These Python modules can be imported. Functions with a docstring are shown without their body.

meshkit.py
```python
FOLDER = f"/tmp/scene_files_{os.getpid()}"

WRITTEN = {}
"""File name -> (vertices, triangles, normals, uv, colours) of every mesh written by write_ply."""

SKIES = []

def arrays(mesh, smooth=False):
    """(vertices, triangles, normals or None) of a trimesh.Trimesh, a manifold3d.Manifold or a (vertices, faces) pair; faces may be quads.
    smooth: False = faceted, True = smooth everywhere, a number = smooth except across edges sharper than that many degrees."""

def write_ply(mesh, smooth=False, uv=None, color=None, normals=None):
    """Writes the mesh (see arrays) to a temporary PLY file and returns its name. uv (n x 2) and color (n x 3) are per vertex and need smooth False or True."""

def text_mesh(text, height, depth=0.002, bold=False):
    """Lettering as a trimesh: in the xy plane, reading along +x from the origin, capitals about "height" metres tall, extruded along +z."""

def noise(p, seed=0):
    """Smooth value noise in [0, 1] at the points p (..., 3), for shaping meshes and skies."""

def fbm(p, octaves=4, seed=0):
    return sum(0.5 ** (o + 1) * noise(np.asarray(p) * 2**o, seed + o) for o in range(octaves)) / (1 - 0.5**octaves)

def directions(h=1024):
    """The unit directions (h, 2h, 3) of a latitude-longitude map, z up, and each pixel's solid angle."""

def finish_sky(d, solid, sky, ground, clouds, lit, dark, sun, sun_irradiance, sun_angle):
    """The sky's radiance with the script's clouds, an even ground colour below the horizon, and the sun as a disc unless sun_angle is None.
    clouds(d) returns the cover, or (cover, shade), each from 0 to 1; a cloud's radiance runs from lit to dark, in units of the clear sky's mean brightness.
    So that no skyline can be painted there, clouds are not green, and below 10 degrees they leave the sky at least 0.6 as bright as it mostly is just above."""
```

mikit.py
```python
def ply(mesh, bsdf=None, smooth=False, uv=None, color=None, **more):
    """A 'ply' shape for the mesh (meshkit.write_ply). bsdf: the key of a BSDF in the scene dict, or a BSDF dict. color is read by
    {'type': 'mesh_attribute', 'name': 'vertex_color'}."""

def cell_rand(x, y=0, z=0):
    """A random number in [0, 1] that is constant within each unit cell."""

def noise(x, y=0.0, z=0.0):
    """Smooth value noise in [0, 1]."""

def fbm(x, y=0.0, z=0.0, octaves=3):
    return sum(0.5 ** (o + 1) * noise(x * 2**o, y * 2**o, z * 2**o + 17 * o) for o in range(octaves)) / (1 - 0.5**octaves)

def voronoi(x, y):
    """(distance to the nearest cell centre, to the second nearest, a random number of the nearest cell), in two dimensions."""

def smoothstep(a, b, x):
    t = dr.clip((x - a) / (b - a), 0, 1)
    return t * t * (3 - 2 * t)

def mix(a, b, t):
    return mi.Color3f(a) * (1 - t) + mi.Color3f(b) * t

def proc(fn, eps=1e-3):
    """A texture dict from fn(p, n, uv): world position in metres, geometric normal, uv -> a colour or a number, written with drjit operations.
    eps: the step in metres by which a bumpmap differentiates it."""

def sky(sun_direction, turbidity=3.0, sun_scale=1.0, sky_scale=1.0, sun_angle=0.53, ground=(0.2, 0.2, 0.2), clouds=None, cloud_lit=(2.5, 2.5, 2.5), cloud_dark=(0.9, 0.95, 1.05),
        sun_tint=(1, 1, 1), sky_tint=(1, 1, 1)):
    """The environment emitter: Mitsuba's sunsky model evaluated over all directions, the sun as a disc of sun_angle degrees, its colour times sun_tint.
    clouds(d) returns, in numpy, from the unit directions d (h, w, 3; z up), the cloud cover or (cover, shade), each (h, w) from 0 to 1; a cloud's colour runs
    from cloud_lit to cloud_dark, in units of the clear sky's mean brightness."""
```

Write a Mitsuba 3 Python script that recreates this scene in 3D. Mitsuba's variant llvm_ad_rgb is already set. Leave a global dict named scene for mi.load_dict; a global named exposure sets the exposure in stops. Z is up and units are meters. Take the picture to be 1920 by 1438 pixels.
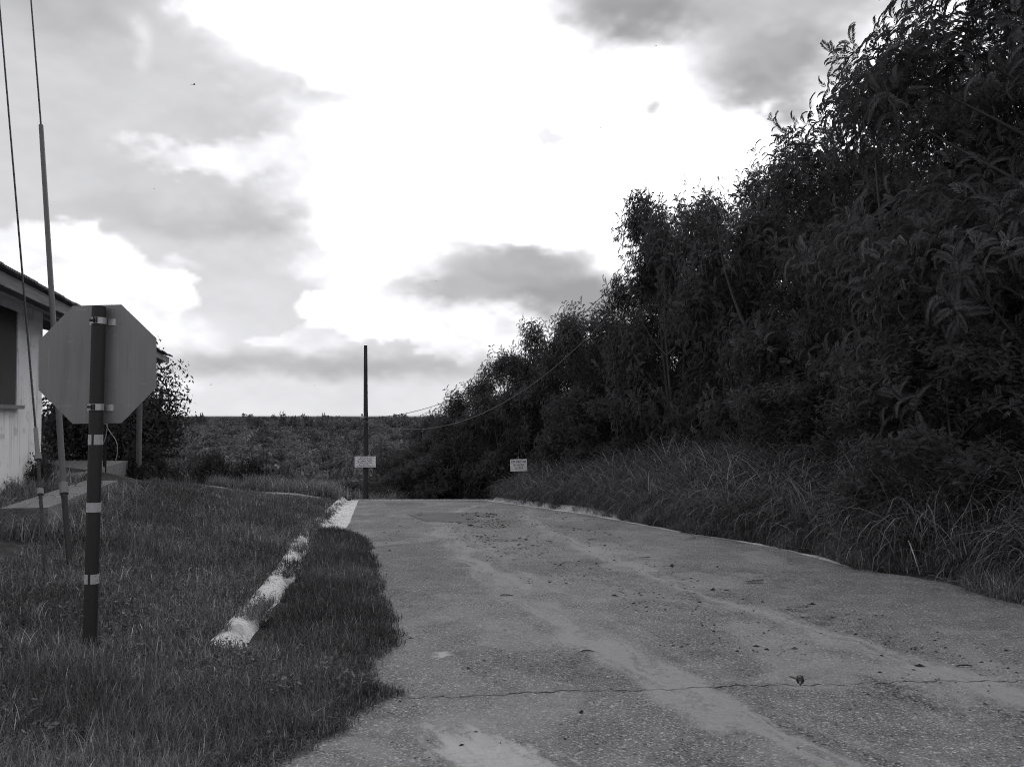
import math
import numpy as np
import drjit as dr
import mitsuba as mi
import mikit
import meshkit
import trimesh
from mikit import proc, noise, fbm, voronoi, cell_rand, smoothstep, mix

T = mi.ScalarTransform4f
scene, labels = {}, {}
rng = np.random.default_rng(7)

# ------------------------------------------------------------------ camera, sky, exposure
PITCH = math.radians(1.875)
EYE = [0.0, 0.0, 1.6]
scene['camera'] = {
    'type': 'perspective', 'fov': 54.0, 'fov_axis': 'x', 'near_clip': 0.05, 'far_clip': 9000.0,
    'to_world': T().look_at(origin=EYE, target=[0, math.cos(PITCH), 1.6 + math.sin(PITCH)], up=[0, 0, 1])}

exposure = 2.6
SUN = (0.10, 0.80, 0.62)          # veiled sun, ahead and above the frame
SKY_GAIN = 1.0                    # brightness of the cloud layer
SKY_MAX, SKY_MIN = 2.4, 0.25


def sky_clouds(d):
    """An overcast, broken cloud layer with real structure in azimuth / elevation (degrees)."""
    az = np.degrees(np.arctan2(d[..., 0], d[..., 1]))
    el = np.degrees(np.arcsin(np.clip(d[..., 2], -1, 1)))
    def F(sx, sz, seed, oc=5):
        q = np.stack([d[..., 0] * sx, d[..., 1] * sx, d[..., 2] * sz], -1) + 31.7
        return meshkit.fbm(q, oc, seed) - 0.5
    n1, n2, n3, n4 = F(7, 10, 3), F(16, 26, 11), F(38, 52, 29, 4), F(90, 130, 83, 3)
    wx, wy = 9 * n1 + 5 * n2 + 3.0 * n3 + 1.6 * n4, 5 * F(7, 10, 43) + 4 * F(16, 26, 57) + 3.4 * F(38, 52, 71, 4) + 1.6 * F(90, 130, 91, 3)
    def blob(a, e, ra, re, rot=0.0, warp=1.0):
        x, y = az + warp * wx - a, el + warp * wy - e
        c, s = math.cos(math.radians(rot)), math.sin(math.radians(rot))
        return 1 - np.sqrt(((x * c + y * s) / ra) ** 2 + ((-x * s + y * c) / re) ** 2)
    def st(a, b, x):
        t = np.clip((x - a) / (b - a), 0, 1)
        return t * t * (3 - 2 * t)
    sun = np.asarray(SUN) / np.linalg.norm(SUN)
    ang = np.degrees(np.arccos(np.clip(d @ sun, -1, 1)))
    # general deck: broken stratocumulus, brighter towards the veiled sun
    deck = 0.72 + 0.26 * n1 + 0.12 * n2
    L = deck * (0.78 + 0.30 * np.exp(-(ang / 55.0) ** 2))
    gap = st(0.02, 0.20, n1 + 0.35 * n2)
    L = L + gap * 0.35 * (ang > 0)
    # around the part ahead: the grey-white veil on the left of the road
    front = st(75, 45, np.abs(az)) * st(50, 34, el)
    veil = 0.665 + 0.10 * n1 + 0.10 * n2 + 0.10 * n3 + 0.05 * n4 + 0.12 * st(13, 2, el)
    L = L * (1 - front) + veil * front
    # great bright bank, blown out
    B = np.maximum.reduce([blob(2, 14, 17, 10.5, 0, .62), blob(9, 9, 19, 10, -8, .6), blob(-3, 22.5, 15, 7.5, 0, .6), blob(-13.5, 23.5, 9, 4.2, -22, .5), blob(-7.5, 12.2, 5.0, 7.0, 0, .5), blob(22, 15, 14, 9, 0, .6)])
    b = st(-0.10, 0.26, B) * front
    L = L * (1 - b) + (1.02 + 0.9 * st(0.05, 0.7, B) + 0.35 * n2 + 0.25 * n3) * b
    # wisps and cumulus heads
    for (a, e, ra, re, rot, v, lo, hi, w) in (
            (-13.5, 14.6, 7.6, 1.7, 10, .98, -.05, .55, .55), (-18.5, 13.6, 3.6, 1.2, 4, 1.0, -.05, .6, .55), (-20.6, 19.5, .9, 1.8, -12, .85, -.1, .9, .3), (-11.2, 18.0, 3.5, .9, -10, .75, -.1, .9, .4),
            (-23.5, 7.2, 5.6, 2.5, -4, 1.06, -.02, .10, .42), (-20.4, 6.6, 2.9, 1.9, 0, 1.1, -.02, .10, .42), (-25.8, 8.4, 2.6, 1.6, 0, .98, -.02, .16, .42), (-21.5, 3.4, 6.4, 3.0, 0, .98, -.05, .25, .42),
            (-8.4, 5.2, 4.6, 1.3, 6, 1.12, -.02, .16, .40), (-10.2, 6.1, 2.2, 1.2, 0, 1.1, -.02, .14, .40), (-5.0, 4.1, 2.6, 1.0, -12, 1.05, -.02, .16, .40), (-12.8, 4.4, 2.0, .6, 0, .95, -.02, .2, .4), (-0.8, 4.2, 1.7, 1.5, 30, 1.05, -.02, .2, .4), (-6.2, 6.3, 3.4, 1.6, 0, 1.15, -.02, .2, .4), (-11.4, 3.7, 2.0, .9, 0, .9, -.05, .5, .4), (-10.6, 9.0, 2.4, 1.2, 20, .95, -.05, .6, .5), (-18.5, 8.4, 1.2, .5, 0, .85, -.1, .8, .4), (-11.5, 9.6, 1.6, .9, 15, .9, -.05, .6, .5)):
        m = st(lo, hi, blob(a, e, ra, re, rot, w)) * front
        L = L * (1 - m) + (v + 0.40 * n2 + 0.36 * n3 + 0.15 * n4) * m
    # grey undersides
    for (a, e, ra, re, rot, v, lo, hi, w) in (
            (1.6, 7.7, 9.2, 3.1, -8, .44, -.22, .75, .50), (3.4, 6.7, 5.6, 1.7, -10, .34, -.2, 1.0, .5), (-2.8, 7.5, 5.2, .9, 0, .52, -.2, .9, .5), (1.0, 9.4, 5.0, 1.7, 0, .47, -.2, .9, .6),
            (7.2, 22.4, 8.0, 3.0, 0, .38, -.28, .85, .55), (16.0, 19.6, 7.4, 3.4, 14, .44, -.3, .85, .55), (19.5, 22.3, 5.5, 2.0, 0, .52, -.3, .8, .5), (14.4, 17.6, 3.4, 1.1, -10, .42, -.3, .8, .5), (7.9, 16.9, .75, .85, 0, .72, -.1, .9, .25), (2.5, 15.5, 2.2, .7, 0, .92, -.1, .9, .5),
            (-11.0, 2.8, 15, 1.0, 0, .50, -.3, .9, .30), (-24.5, 21.5, 6, 3.2, 0, .50, -.3, 1.0, .5), (-17, 10.8, 9, 1.2, 6, .54, -.3, 1.1, .5)):
        m = st(lo, hi, blob(a, e, ra, re, rot, w)) * front
        L = L * (1 - m) + (v + 0.20 * n2 + 0.10 * n3) * m
    shade = (SKY_MAX - L) / (SKY_MAX - SKY_MIN)
    return np.ones_like(L), np.clip(shade, 0, 1)


def tone(v):
    return (v * 0.99, v * 0.99, v * 1.022)


CLOUD_UNIT = 2.07                 # cloud units per picture luminance at this exposure
scene['sky'] = mikit.sky(SUN, turbidity=3, sun_scale=0.10, sun_angle=20, sky_scale=1.0, clouds=sky_clouds, ground=(0.1, 0.1, 0.1),
                         cloud_lit=tone(SKY_MAX * CLOUD_UNIT * SKY_GAIN), cloud_dark=tone(SKY_MIN * CLOUD_UNIT * SKY_GAIN),
                         sun_tint=(0.86, 1.0, 1.25))

# ------------------------------------------------------------------ materials (monochrome)


def g(v):
    return {'type': 'rgb', 'value': [v * 0.99, v * 0.99, v * 1.025]}


def gray(x):
    return mi.Color3f(x * 0.99, x * 0.99, x * 1.025)


def plain(name, v, rough=0.7, metal=0.0, spec=0.3):
    scene[name] = {'type': 'twosided', 'b': {'type': 'principled', 'base_color': g(v), 'roughness': rough, 'metallic': metal, 'specular': spec}}


def textured(name, fn, rough=0.85, bump=None, bs=1.0, metal=0.0, spec=0.25, eps=2e-3):
    b = {'type': 'principled', 'base_color': proc(fn), 'roughness': rough, 'metallic': metal, 'specular': spec}
    if bump is not None:
        b = {'type': 'bumpmap', 'arbitrary': proc(bump, eps), 'scale': bs, 'b': b}
    scene[name] = {'type': 'twosided', 'b': b}


def track_x(y):
    return 3.28 - 0.40 * y + 0.0082 * y * y     # the tyre track nearest the verge; runs with the road


def asphalt(p, n, uv):
    x, y = p.x, p.y
    base = 0.150 + 0.065 * (fbm(x * 0.7, y * 0.5, 0, 3) - 0.5) + 0.07 * (fbm(x * 5, y * 5, 3, 2) - 0.5)
    d1, d2, r = voronoi(x * 62, y * 62)
    stone = smoothstep(0.46, 0.30, d1)
    tint = dr.select(r > 0.80, 0.155, dr.select(r > 0.55, 0.045, dr.select(r < 0.25, -0.075, 0.0)))
    c = base - 0.02 * (1 - stone) + tint * stone
    d1, d2, r = voronoi(x * 23 + 5, y * 23)
    c = c + dr.select(r > 0.90, 0.13, dr.select(r < 0.08, -0.07, 0.0)) * smoothstep(0.34, 0.2, d1)
    # fine sand carried along the tyre tracks, with a ragged edge
    w = 0.5 * (fbm(x * 2.3, y * 0.9, 9, 4) - 0.5)
    e = x - track_x(y) + w
    sand = (smoothstep(0.24, 0.05, dr.abs(e)) * 0.95 + smoothstep(0.26, 0.04, dr.abs(e - 1.92)) * 0.75 + smoothstep(0.12, 0.02, dr.abs(e - 0.42)) * 0.3) * (0.45 + 0.75 * smoothstep(0.35, 0.6, fbm(e * 13, y * 0.8, 4, 3))) + smoothstep(0.22, 0.02, dr.abs(e + 1.5)) * 0.22
    q = fbm(x * 0.9 + 3, y * 0.5 + 7, 2, 4)
    sand = sand * smoothstep(0.28, 0.55, q + 0.15) + smoothstep(0.56, 0.70, fbm(x * 1.5, y * 0.9, 21, 4)) * 0.45
    # two heaps of spilled pale sand
    s1 = 1 - dr.sqrt(dr.square((x + 0.12 + 0.45 * (y - 5.1)) / 0.36) + dr.square((y - 5.0) / 0.55)) + 1.6 * w + 0.9 * (fbm((x + 0.45 * y) * 22, (y - 0.45 * x) * 5, 8, 3) - 0.5)
    s2 = 1 - dr.sqrt(dr.square((x + 0.50) / 0.10) + dr.square((y - 7.35) / 0.17)) + 1.5 * w + 0.8 * (fbm(x * 26, y * 20, 8, 3) - 0.5)
    s3 = 1 - dr.sqrt(dr.square((x + 0.80 + 0.4 * (y - 5.2)) / 0.22) + dr.square((y - 5.2) / 0.35)) + 1.6 * w
    sand = sand + smoothstep(0.1, 0.55, s1) * 0.95 + smoothstep(-0.1, 0.9, s2) * 1.1 + smoothstep(0.1, 0.6, s3) * 0.5
    c = c - 0.045 * smoothstep(0.54, 0.70, fbm(x * 1.1 + 20, y * 0.7, 31, 4)) * smoothstep(0.35, 0.65, noise(x * 26, y * 26, 3))
    grit = 0.05 * (fbm(x * 60, y * 60, 1, 2) - 0.5) + 0.03 * (noise(x * 140, y * 140) - 0.5)
    return gray(dr.maximum(0.03, mixf(c, 0.245 + 0.13 * dr.clip(1.5 * dr.maximum(s1, s2), 0, 1) + grit, dr.clip(sand * (0.65 + 0.35 * smoothstep(0.3, 0.6, noise(x * 34, y * 34))), 0, 0.85))))


def mixf(a, b, t):
    return a * (1 - t) + b * t


def asphalt_relief(p, n, uv):
    d1, d2, r = voronoi(p.x * 62, p.y * 62)
    return 0.0016 * smoothstep(0.5, 0.2, d1) * r + 0.002 * fbm(p.x * 24, p.y * 24, 0, 2)


def patch_tar(p, n, uv):
    d1, d2, r = voronoi(p.x * 80, p.y * 80)
    return gray(0.10 + 0.05 * (r - 0.5) * smoothstep(0.4, 0.2, d1) + 0.06 * (fbm(p.x * 2, p.y * 2, 1, 3) - 0.5))


def concrete(p, n, uv):
    x, y, z = p.x, p.y, p.z
    c = 0.50 + 0.20 * (fbm(x * 4, y * 4, z * 6, 4) - 0.5) + 0.06 * (noise(x * 60, y * 60, z * 60) - 0.5)
    stain = smoothstep(0.56, 0.70, fbm(x * 6 + 3, y * 3, z * 8, 4))
    pits = smoothstep(0.70, 0.78, noise(x * 38, y * 38, z * 38))
    return gray(mixf(mixf(c, 0.25, 0.6 * stain), 0.20, 0.6 * pits))


def plaster(p, n, uv):
    x, y, z = p.x, p.y, p.z
    c = 0.80 + 0.10 * (fbm(x * 1.5, y * 1.5, z * 1.2, 4) - 0.5)
    runs = smoothstep(0.52, 0.74, fbm(y * 7, x * 7, z * 0.55, 4))
    spots = smoothstep(0.62, 0.72, fbm(x * 5, y * 5, z * 5 + 3, 4))
    return gray(mixf(mixf(c, 0.30, 0.40 * runs), 0.22, 0.35 * spots))


def timber(p, n, uv):
    s = fbm(p.x * 60, p.y * 60, p.z * 2.2, 4)
    return gray(0.028 + 0.035 * s + 0.03 * smoothstep(0.62, 0.7, noise(p.x * 90, p.y * 90, p.z * 1.3)))


def old_timber(p, n, uv):
    s = fbm(p.x * 40, p.y * 40, p.z * 1.8, 4)
    return gray(0.10 + 0.16 * s)


def soil(p, n, uv):
    x, y = p.x, p.y
    c = 0.022 + 0.03 * fbm(x * 1.3, y * 1.3, 0, 3) + 0.05 * (fbm(x * 18, y * 18, 1, 3) - 0.4)
    bare = smoothstep(0.58, 0.70, fbm(x * 1.1 + 9, y * 1.1 + 2, 5, 3))
    return gray(dr.maximum(0.015, c + 0.05 * bare))


def sandy(p, n, uv):
    x, y = p.x, p.y
    return gray(0.21 + 0.14 * (fbm(x * 6, y * 6, 0, 4) - 0.5) - 0.09 * smoothstep(0.5, 0.7, fbm(x * 2, y * 2, 7, 3)))


def sheet_metal(p, n, uv):
    x, z = p.x, p.z
    c = 0.24 + 0.05 * (noise(x * 420, 0, z * 1.2) - 0.5) + 0.06 * (fbm(x * 7, 0, z * 2.2, 4) - 0.5) - 0.02 * smoothstep(0.55, 0.72, fbm(x * 24, 2, z * 2.0, 3)) + 0.05 * smoothstep(0.80, 0.90, fbm(x * 9, 5, z * 40, 2))
    scratch = smoothstep(0.90, 0.97, noise(x * 210, 3, z * 3.0))
    return gray(c + 0.06 * scratch)


def rusty_roof(p, n, uv):
    return gray(0.10 + 0.12 * fbm(p.x * 2.5, p.y * 2.5, p.z * 2, 4))


def fascia_board(p, n, uv):
    s = fbm(p.x * 4, p.y * 1.5, p.z * 26, 4)
    return gray(0.17 + 0.22 * (s - 0.3))


textured('asphalt', asphalt, 0.9, asphalt_relief, 1.0, spec=0.2)
textured('patch_tar', patch_tar, 0.9)
textured('concrete', concrete, 0.9)
textured('old_concrete', lambda p, n, uv: concrete(p, n, uv) * 0.36, 0.95)
textured('plaster', plaster, 0.9)
textured('timber', timber, 0.85)
textured('old_timber', old_timber, 0.85)
textured('soil', soil, 1.0, spec=0.05)
textured('sandy', sandy, 1.0, spec=0.05)
textured('sheet_metal', sheet_metal, 0.42, metal=0.35)
textured('rusty_roof', rusty_roof, 0.7)
textured('fascia_board', fascia_board, 0.85)
plain('dark_paint', 0.028, 0.55)
plain('tape', 0.40, 0.35)
plain('white_board', 0.85, 0.5)
plain('black_print', 0.02, 0.7)
plain('zinc', 0.50, 0.38, 0.6)
plain('dull_zinc', 0.20, 0.5, 0.3)
plain('guard_plastic', 0.10, 0.5)
plain('cable_black', 0.03, 0.5)
plain('cable_white', 0.45, 0.5)
plain('cable_grey', 0.20, 0.6)
plain('insect_screen', 0.04, 0.8)
plain('insect_black', 0.02, 0.5)
scene['window_glass'] = {'type': 'thindielectric', 'int_ior': 1.5}
scene['bark'] = {'type': 'twosided', 'b': {'type': 'diffuse', 'reflectance': g(0.11)}}
scene['foliage'] = {'type': 'principledthin', 'base_color': {'type': 'mesh_attribute', 'name': 'vertex_color'}, 'roughness': 0.42, 'spec_trans': 0.0, 'diff_trans': 0.35, 'eta': 1.45}

# ------------------------------------------------------------------ helpers


def say(key, label=None, category=None, group=None, kind=None):
    d = {}
    for k, v in (('label', label), ('category', category), ('group', group), ('kind', kind)):
        if v:
            d[k] = v
    labels[key] = d


counts = {}


def numbered(name):
    k = counts.get(name, 0)
    counts[name] = k + 1
    return name if k == 0 else f'{name}_{k:03d}'


def put(key, mesh, bsdf, smooth=False, color=None, uv=None):
    key = numbered(key)
    scene[key] = mikit.ply(mesh, bsdf, smooth=smooth, color=color, uv=uv)
    return key


def cat(ms):
    return trimesh.util.concatenate(ms)


def tube(points, radii, sides=8, caps=True):
    p = np.asarray(points, float)
    n = len(p)
    r = np.broadcast_to(np.asarray(radii, float), (n,))
    t = np.gradient(p, axis=0)
    t /= np.linalg.norm(t, axis=1, keepdims=True) + 1e-12
    ref = np.array([0.0, 0, 1]) if abs(t[0, 2]) < 0.9 else np.array([1.0, 0, 0])
    a = np.cross(t, ref)
    a /= np.linalg.norm(a, axis=1, keepdims=True) + 1e-12
    b = np.cross(t, a)
    an = np.arange(sides) * 2 * np.pi / sides
    v = (p[:, None] + r[:, None, None] * (np.cos(an)[None, :, None] * a[:, None] + np.sin(an)[None, :, None] * b[:, None])).reshape(-1, 3)
    i, j = np.meshgrid(np.arange(n - 1), np.arange(sides), indexing='ij')
    q = np.stack([i * sides + j, (i + 1) * sides + j, (i + 1) * sides + (j + 1) % sides, i * sides + (j + 1) % sides], -1).reshape(-1, 4)
    f = np.vstack([q[:, [0, 1, 2]], q[:, [0, 2, 3]]])
    if caps:
        c0, c1 = len(v), len(v) + 1
        v = np.vstack([v, p[:1], p[-1:]])
        k = np.arange(sides)
        f = np.vstack([f, np.stack([np.full(sides, c0), k, (k + 1) % sides], 1), np.stack([np.full(sides, c1), (n - 1) * sides + (k + 1) % sides, (n - 1) * sides + k], 1)])
    return trimesh.Trimesh(v, f, process=False)


def box(x0, x1, y0, y1, z0, z1):
    m = trimesh.creation.box(extents=(x1 - x0, y1 - y0, z1 - z0))
    m.apply_translation(((x0 + x1) / 2, (y0 + y1) / 2, (z0 + z1) / 2))
    return m


def obox(a, b, half, z0, z1, side=0.0):
    """A box along the plan line a-b, 2*half thick, shifted sideways by side."""
    a, b = np.asarray(a, float), np.asarray(b, float)
    d = b - a
    L = np.linalg.norm(d)
    ang = math.atan2(d[1], d[0])
    m = trimesh.creation.box(extents=(L, 2 * half, z1 - z0))
    m.apply_translation((L / 2, side, (z0 + z1) / 2))
    m.apply_transform(trimesh.transformations.rotation_matrix(ang, [0, 0, 1]))
    m.apply_translation((a[0], a[1], 0))
    return m


def grid_faces(n, m):
    i, j = np.meshgrid(np.arange(n - 1), np.arange(m - 1), indexing='ij')
    return np.stack([i * m + j, i * m + j + 1, (i + 1) * m + j + 1, (i + 1) * m + j], -1).reshape(-1, 4)


def sst(a, b, x):
    t = np.clip((np.asarray(x, float) - a) / (b - a), 0, 1)
    return t * t * (3 - 2 * t)


def spread(tv, tf, tc, M, off, cmul):
    """Copies of a template (vertices, faces, vertex tones) under 3x3 matrices M and offsets: one vertex-coloured mesh."""
    v = np.einsum('kij,nj->kni', M, tv) + off[:, None, :]
    f = (tf[None] + (np.arange(len(M)) * len(tv))[:, None, None]).reshape(-1, 3)
    c = (tc[None, :] * cmul[:, None]).reshape(-1)
    return v.reshape(-1, 3), f, c


def rgbcol(c):
    return np.stack([c * 0.99, c * 0.99, c * 1.025], 1)


def frames(axis, spin):
    """Rotation matrices whose third column is axis, spun about it."""
    z = axis / (np.linalg.norm(axis, axis=1, keepdims=True) + 1e-9)
    ref = np.where(np.abs(z[:, 2:3]) < 0.95, [[0, 0, 1.0]], [[1.0, 0, 0]])
    x = np.cross(ref, z)
    x /= np.linalg.norm(x, axis=1, keepdims=True)
    y = np.cross(z, x)
    c, s = np.cos(spin)[:, None], np.sin(spin)[:, None]
    return np.stack([x * c + y * s, -x * s + y * c, z], -1)


# ------------------------------------------------------------------ terrain functions


def road_z(y):
    y = np.asarray(y, float)
    return -(0.0165 * y + 0.079 * np.log1p(np.exp(np.clip((y - 14) / 2.0, -40, 40))))


ROAD_END = 38.4


def road_left(y):
    return np.where(np.asarray(y) > 5.5, -3.08 - 0.1413 * (np.asarray(y, float) - 18.81) + 0.06 * np.sin(np.asarray(y) * 0.5 + 2.2) * sst(24, 17, y), np.interp(y, [-9, 0, 1, 3, 4.2, 5.5], [-20, -20, -8, -2.9, -1.9, -1.20]))


RX = np.array([[-9, 22], [3.0, 22], [4.5, 14], [5.5, 10.5], [6, 9.2], [7, 7.0], [8, 5.7], [9.3, 4.86], [10.8, 4.74], [11.4, 4.55], [12.0, 4.12], [14.2, 3.91], [16.1, 3.50], [17.7, 3.02], [25.4, 1.88], [38.7, -1.13]])


def road_right(y):
    return np.interp(y, RX[:, 0], RX[:, 1])


def kerb_back(y):
    return -3.08 - 0.1413 * (np.asarray(y, float) - 18.81) + 0.06 * np.sin(np.asarray(y) * 0.5 + 2.2) * sst(24, 17, y) - 0.68


EDGE = np.array([[-9, -21], [0.5, -20], [1, -9], [2, -4.5], [3.5, -2.0], [4.86, -1.12], [5.3, -1.0], [5.69, -.93], [5.91, -.83], [6.12, -.72], [6.21, -.66], [6.32, -.74], [6.54, -.96], [7.07, -1.0], [7.51, -.93], [8, -.95], [8.95, -1.13], [10.52, -1.42], [12.87, -1.84], [15.09, -2.19], [16.6, -2.55], [17.4, -2.85]])


def verge_edge(y):
    y = np.asarray(y, float)
    w = 0.20 * (meshkit.fbm(np.stack([y * 2.2, 0 * y, 0 * y], -1), 4, 4) - .5) + 0.015 * np.sin(y * 17.3 + 1)
    return np.interp(y, EDGE[:, 0], EDGE[:, 1]) + w * (y > 4.5)


def ground_z(x, y):
    x, y = np.broadcast_arrays(np.asarray(x, float), np.asarray(y, float))
    yy = np.clip(y, -8, 40)
    zb = road_z(yy)
    # far land: a shallow valley rising to a distant plateau
    far = np.interp(y, [38, 41, 46, 54, 70, 110, 200, 420, 620, 900, 2400, 6000], [0, -.35, -1.6, -2.9, -3.6, -3.9, -4.0, -3.7, -3.0, -3.2, -3.0, 1.3])
    # left lawn
    kb = np.where(y > 7.02, kerb_back(y), np.minimum(verge_edge(np.clip(y, -9, 17)) - 0.1, 40))
    d = kb - x
    coef = np.interp(y, [-8, 5, 7, 15, 20, 26, 34, 44], [0.03, 0.04, 0.055, 0.205, 0.17, 0.10, 0.10, 0.05])
    left = zb + 0.125 * sst(6.5, 8.5, y) + 0.03 + np.minimum(coef * np.maximum(d, 0), 0.95 - zb * 0.75 * sst(12, 26, y))
    left = left + 0.18 * sst(2.6, 0.3, x + 7.02 + 0.228 * (y - 15)) * sst(16, 19, y) * sst(29, 26, y)
    left = left + 0.05 * (np.sin(x * 1.7 + y * 0.6) * np.sin(y * 1.1 - x * 0.4)) * sst(0.3, 1.5, d)
    left = left + np.interp(y, [36, 42, 55], [0, -.6, -1.5]) * sst(0, 3, d)
    # right bank
    xr = road_right(y) + np.interp(y, [11.7, 12.1], [-0.06, 0.58])
    e = x - xr
    bank = zb + np.interp(y, [11.7, 12.1], [-.006, .10]) + np.interp(np.maximum(e, 0), [0, 1.2, 3.2, 6, 20], [0, .30, .95, 1.25, 1.5])
    bank = bank + 0.06 * np.sin(x * 2.1) * np.sin(y * 1.3) * sst(0.3, 1.5, e)
    mid = zb - 0.07
    z = np.where(d > 0.0, left, np.where(e > 0.0, bank, mid))
    # close to the kerb lines step down to the bed of the road
    z = np.where((d <= 0.0) & (d > -0.03) & (y <= 7.02), zb - 0.01, z)
    fade = sst(38.3, 39.3, y)
    z = np.where((d <= 0) & (e <= 0), mid * (1 - fade) + (zb - 0.02) * fade, z)
    return z + far


def axis_points(lo_far, lo, hi, hi_far, step, grow=1.25):
    pts = list(np.arange(lo, hi + 1e-6, step))
    s, x = step, lo
    while x > lo_far:
        s *= grow
        x -= s
        pts.insert(0, x)
    s, x = step, hi
    while x < hi_far:
        s *= grow
        x += s
        pts.append(x)
    return np.array(pts)


gx, gy = axis_points(-6000, -14, 12, 6000, 0.16), axis_points(-3000, -1, 46, 6000, 0.2)
GX, GY = np.meshgrid(gx, gy, indexing='ij')
GZ = ground_z(GX, GY)
put('ground', (np.stack([GX, GY, GZ], -1).reshape(-1, 3), grid_faces(len(gx), len(gy))[:, ::-1]), 'soil', smooth=True)
say('ground', 'uneven dark earth under the grass on both sides of the road', kind='structure')

# ------------------------------------------------------------------ road: two slabs with an open joint between them


def crack_y(x):
    return 6.14 + 0.155 * (x + 0.7) - 0.011 * (x + 0.7) ** 2 + 0.016 * np.sin(x * 23) + 0.012 * np.sin(x * 61 + 2) + 0.02 * np.sin(x * 5.3)


def road_piece(rows, joint_first):
    ts = np.linspace(0, 1, 420)
    P = []
    for y in rows:
        a, b = float(road_left(y)), float(road_right(y))
        x = a + (b - a) * ts
        P.append(np.stack([x, np.full_like(x, y), np.full_like(x, float(road_z(y)))], 1))
    k = 0 if joint_first else -1
    x = P[k][:, 0]
    half = 0.0095 + 0.005 * np.sin(x * 7.7) * np.sin(x * 2.9 + 1) + 0.003 * np.sin(x * 40)
    P[k][:, 1] = crack_y(x) + (half if joint_first else -half)
    P[k][:, 2] = road_z(P[k][:, 1])
    low = P[k].copy()
    low[:, 2] -= 0.055
    P = [low] + P if joint_first else P + [low]
    P = np.array(P)
    return P.reshape(-1, 3), grid_faces(len(P), len(ts))


YC = 6.5
v1, f1 = road_piece([YC] + list(np.linspace(8.0, 18, 21)) + list(np.linspace(19, ROAD_END, 30)), True)
v2, f2 = road_piece(list(np.linspace(-8, 5.0, 27)) + [YC], False)
put('road__slab', (v1, f1), 'asphalt', smooth=30)
put('road__slab', (v2, f2), 'asphalt', smooth=30)
say('road', 'worn grey asphalt road with pale tyre tracks running to a dead end', kind='structure')


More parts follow.
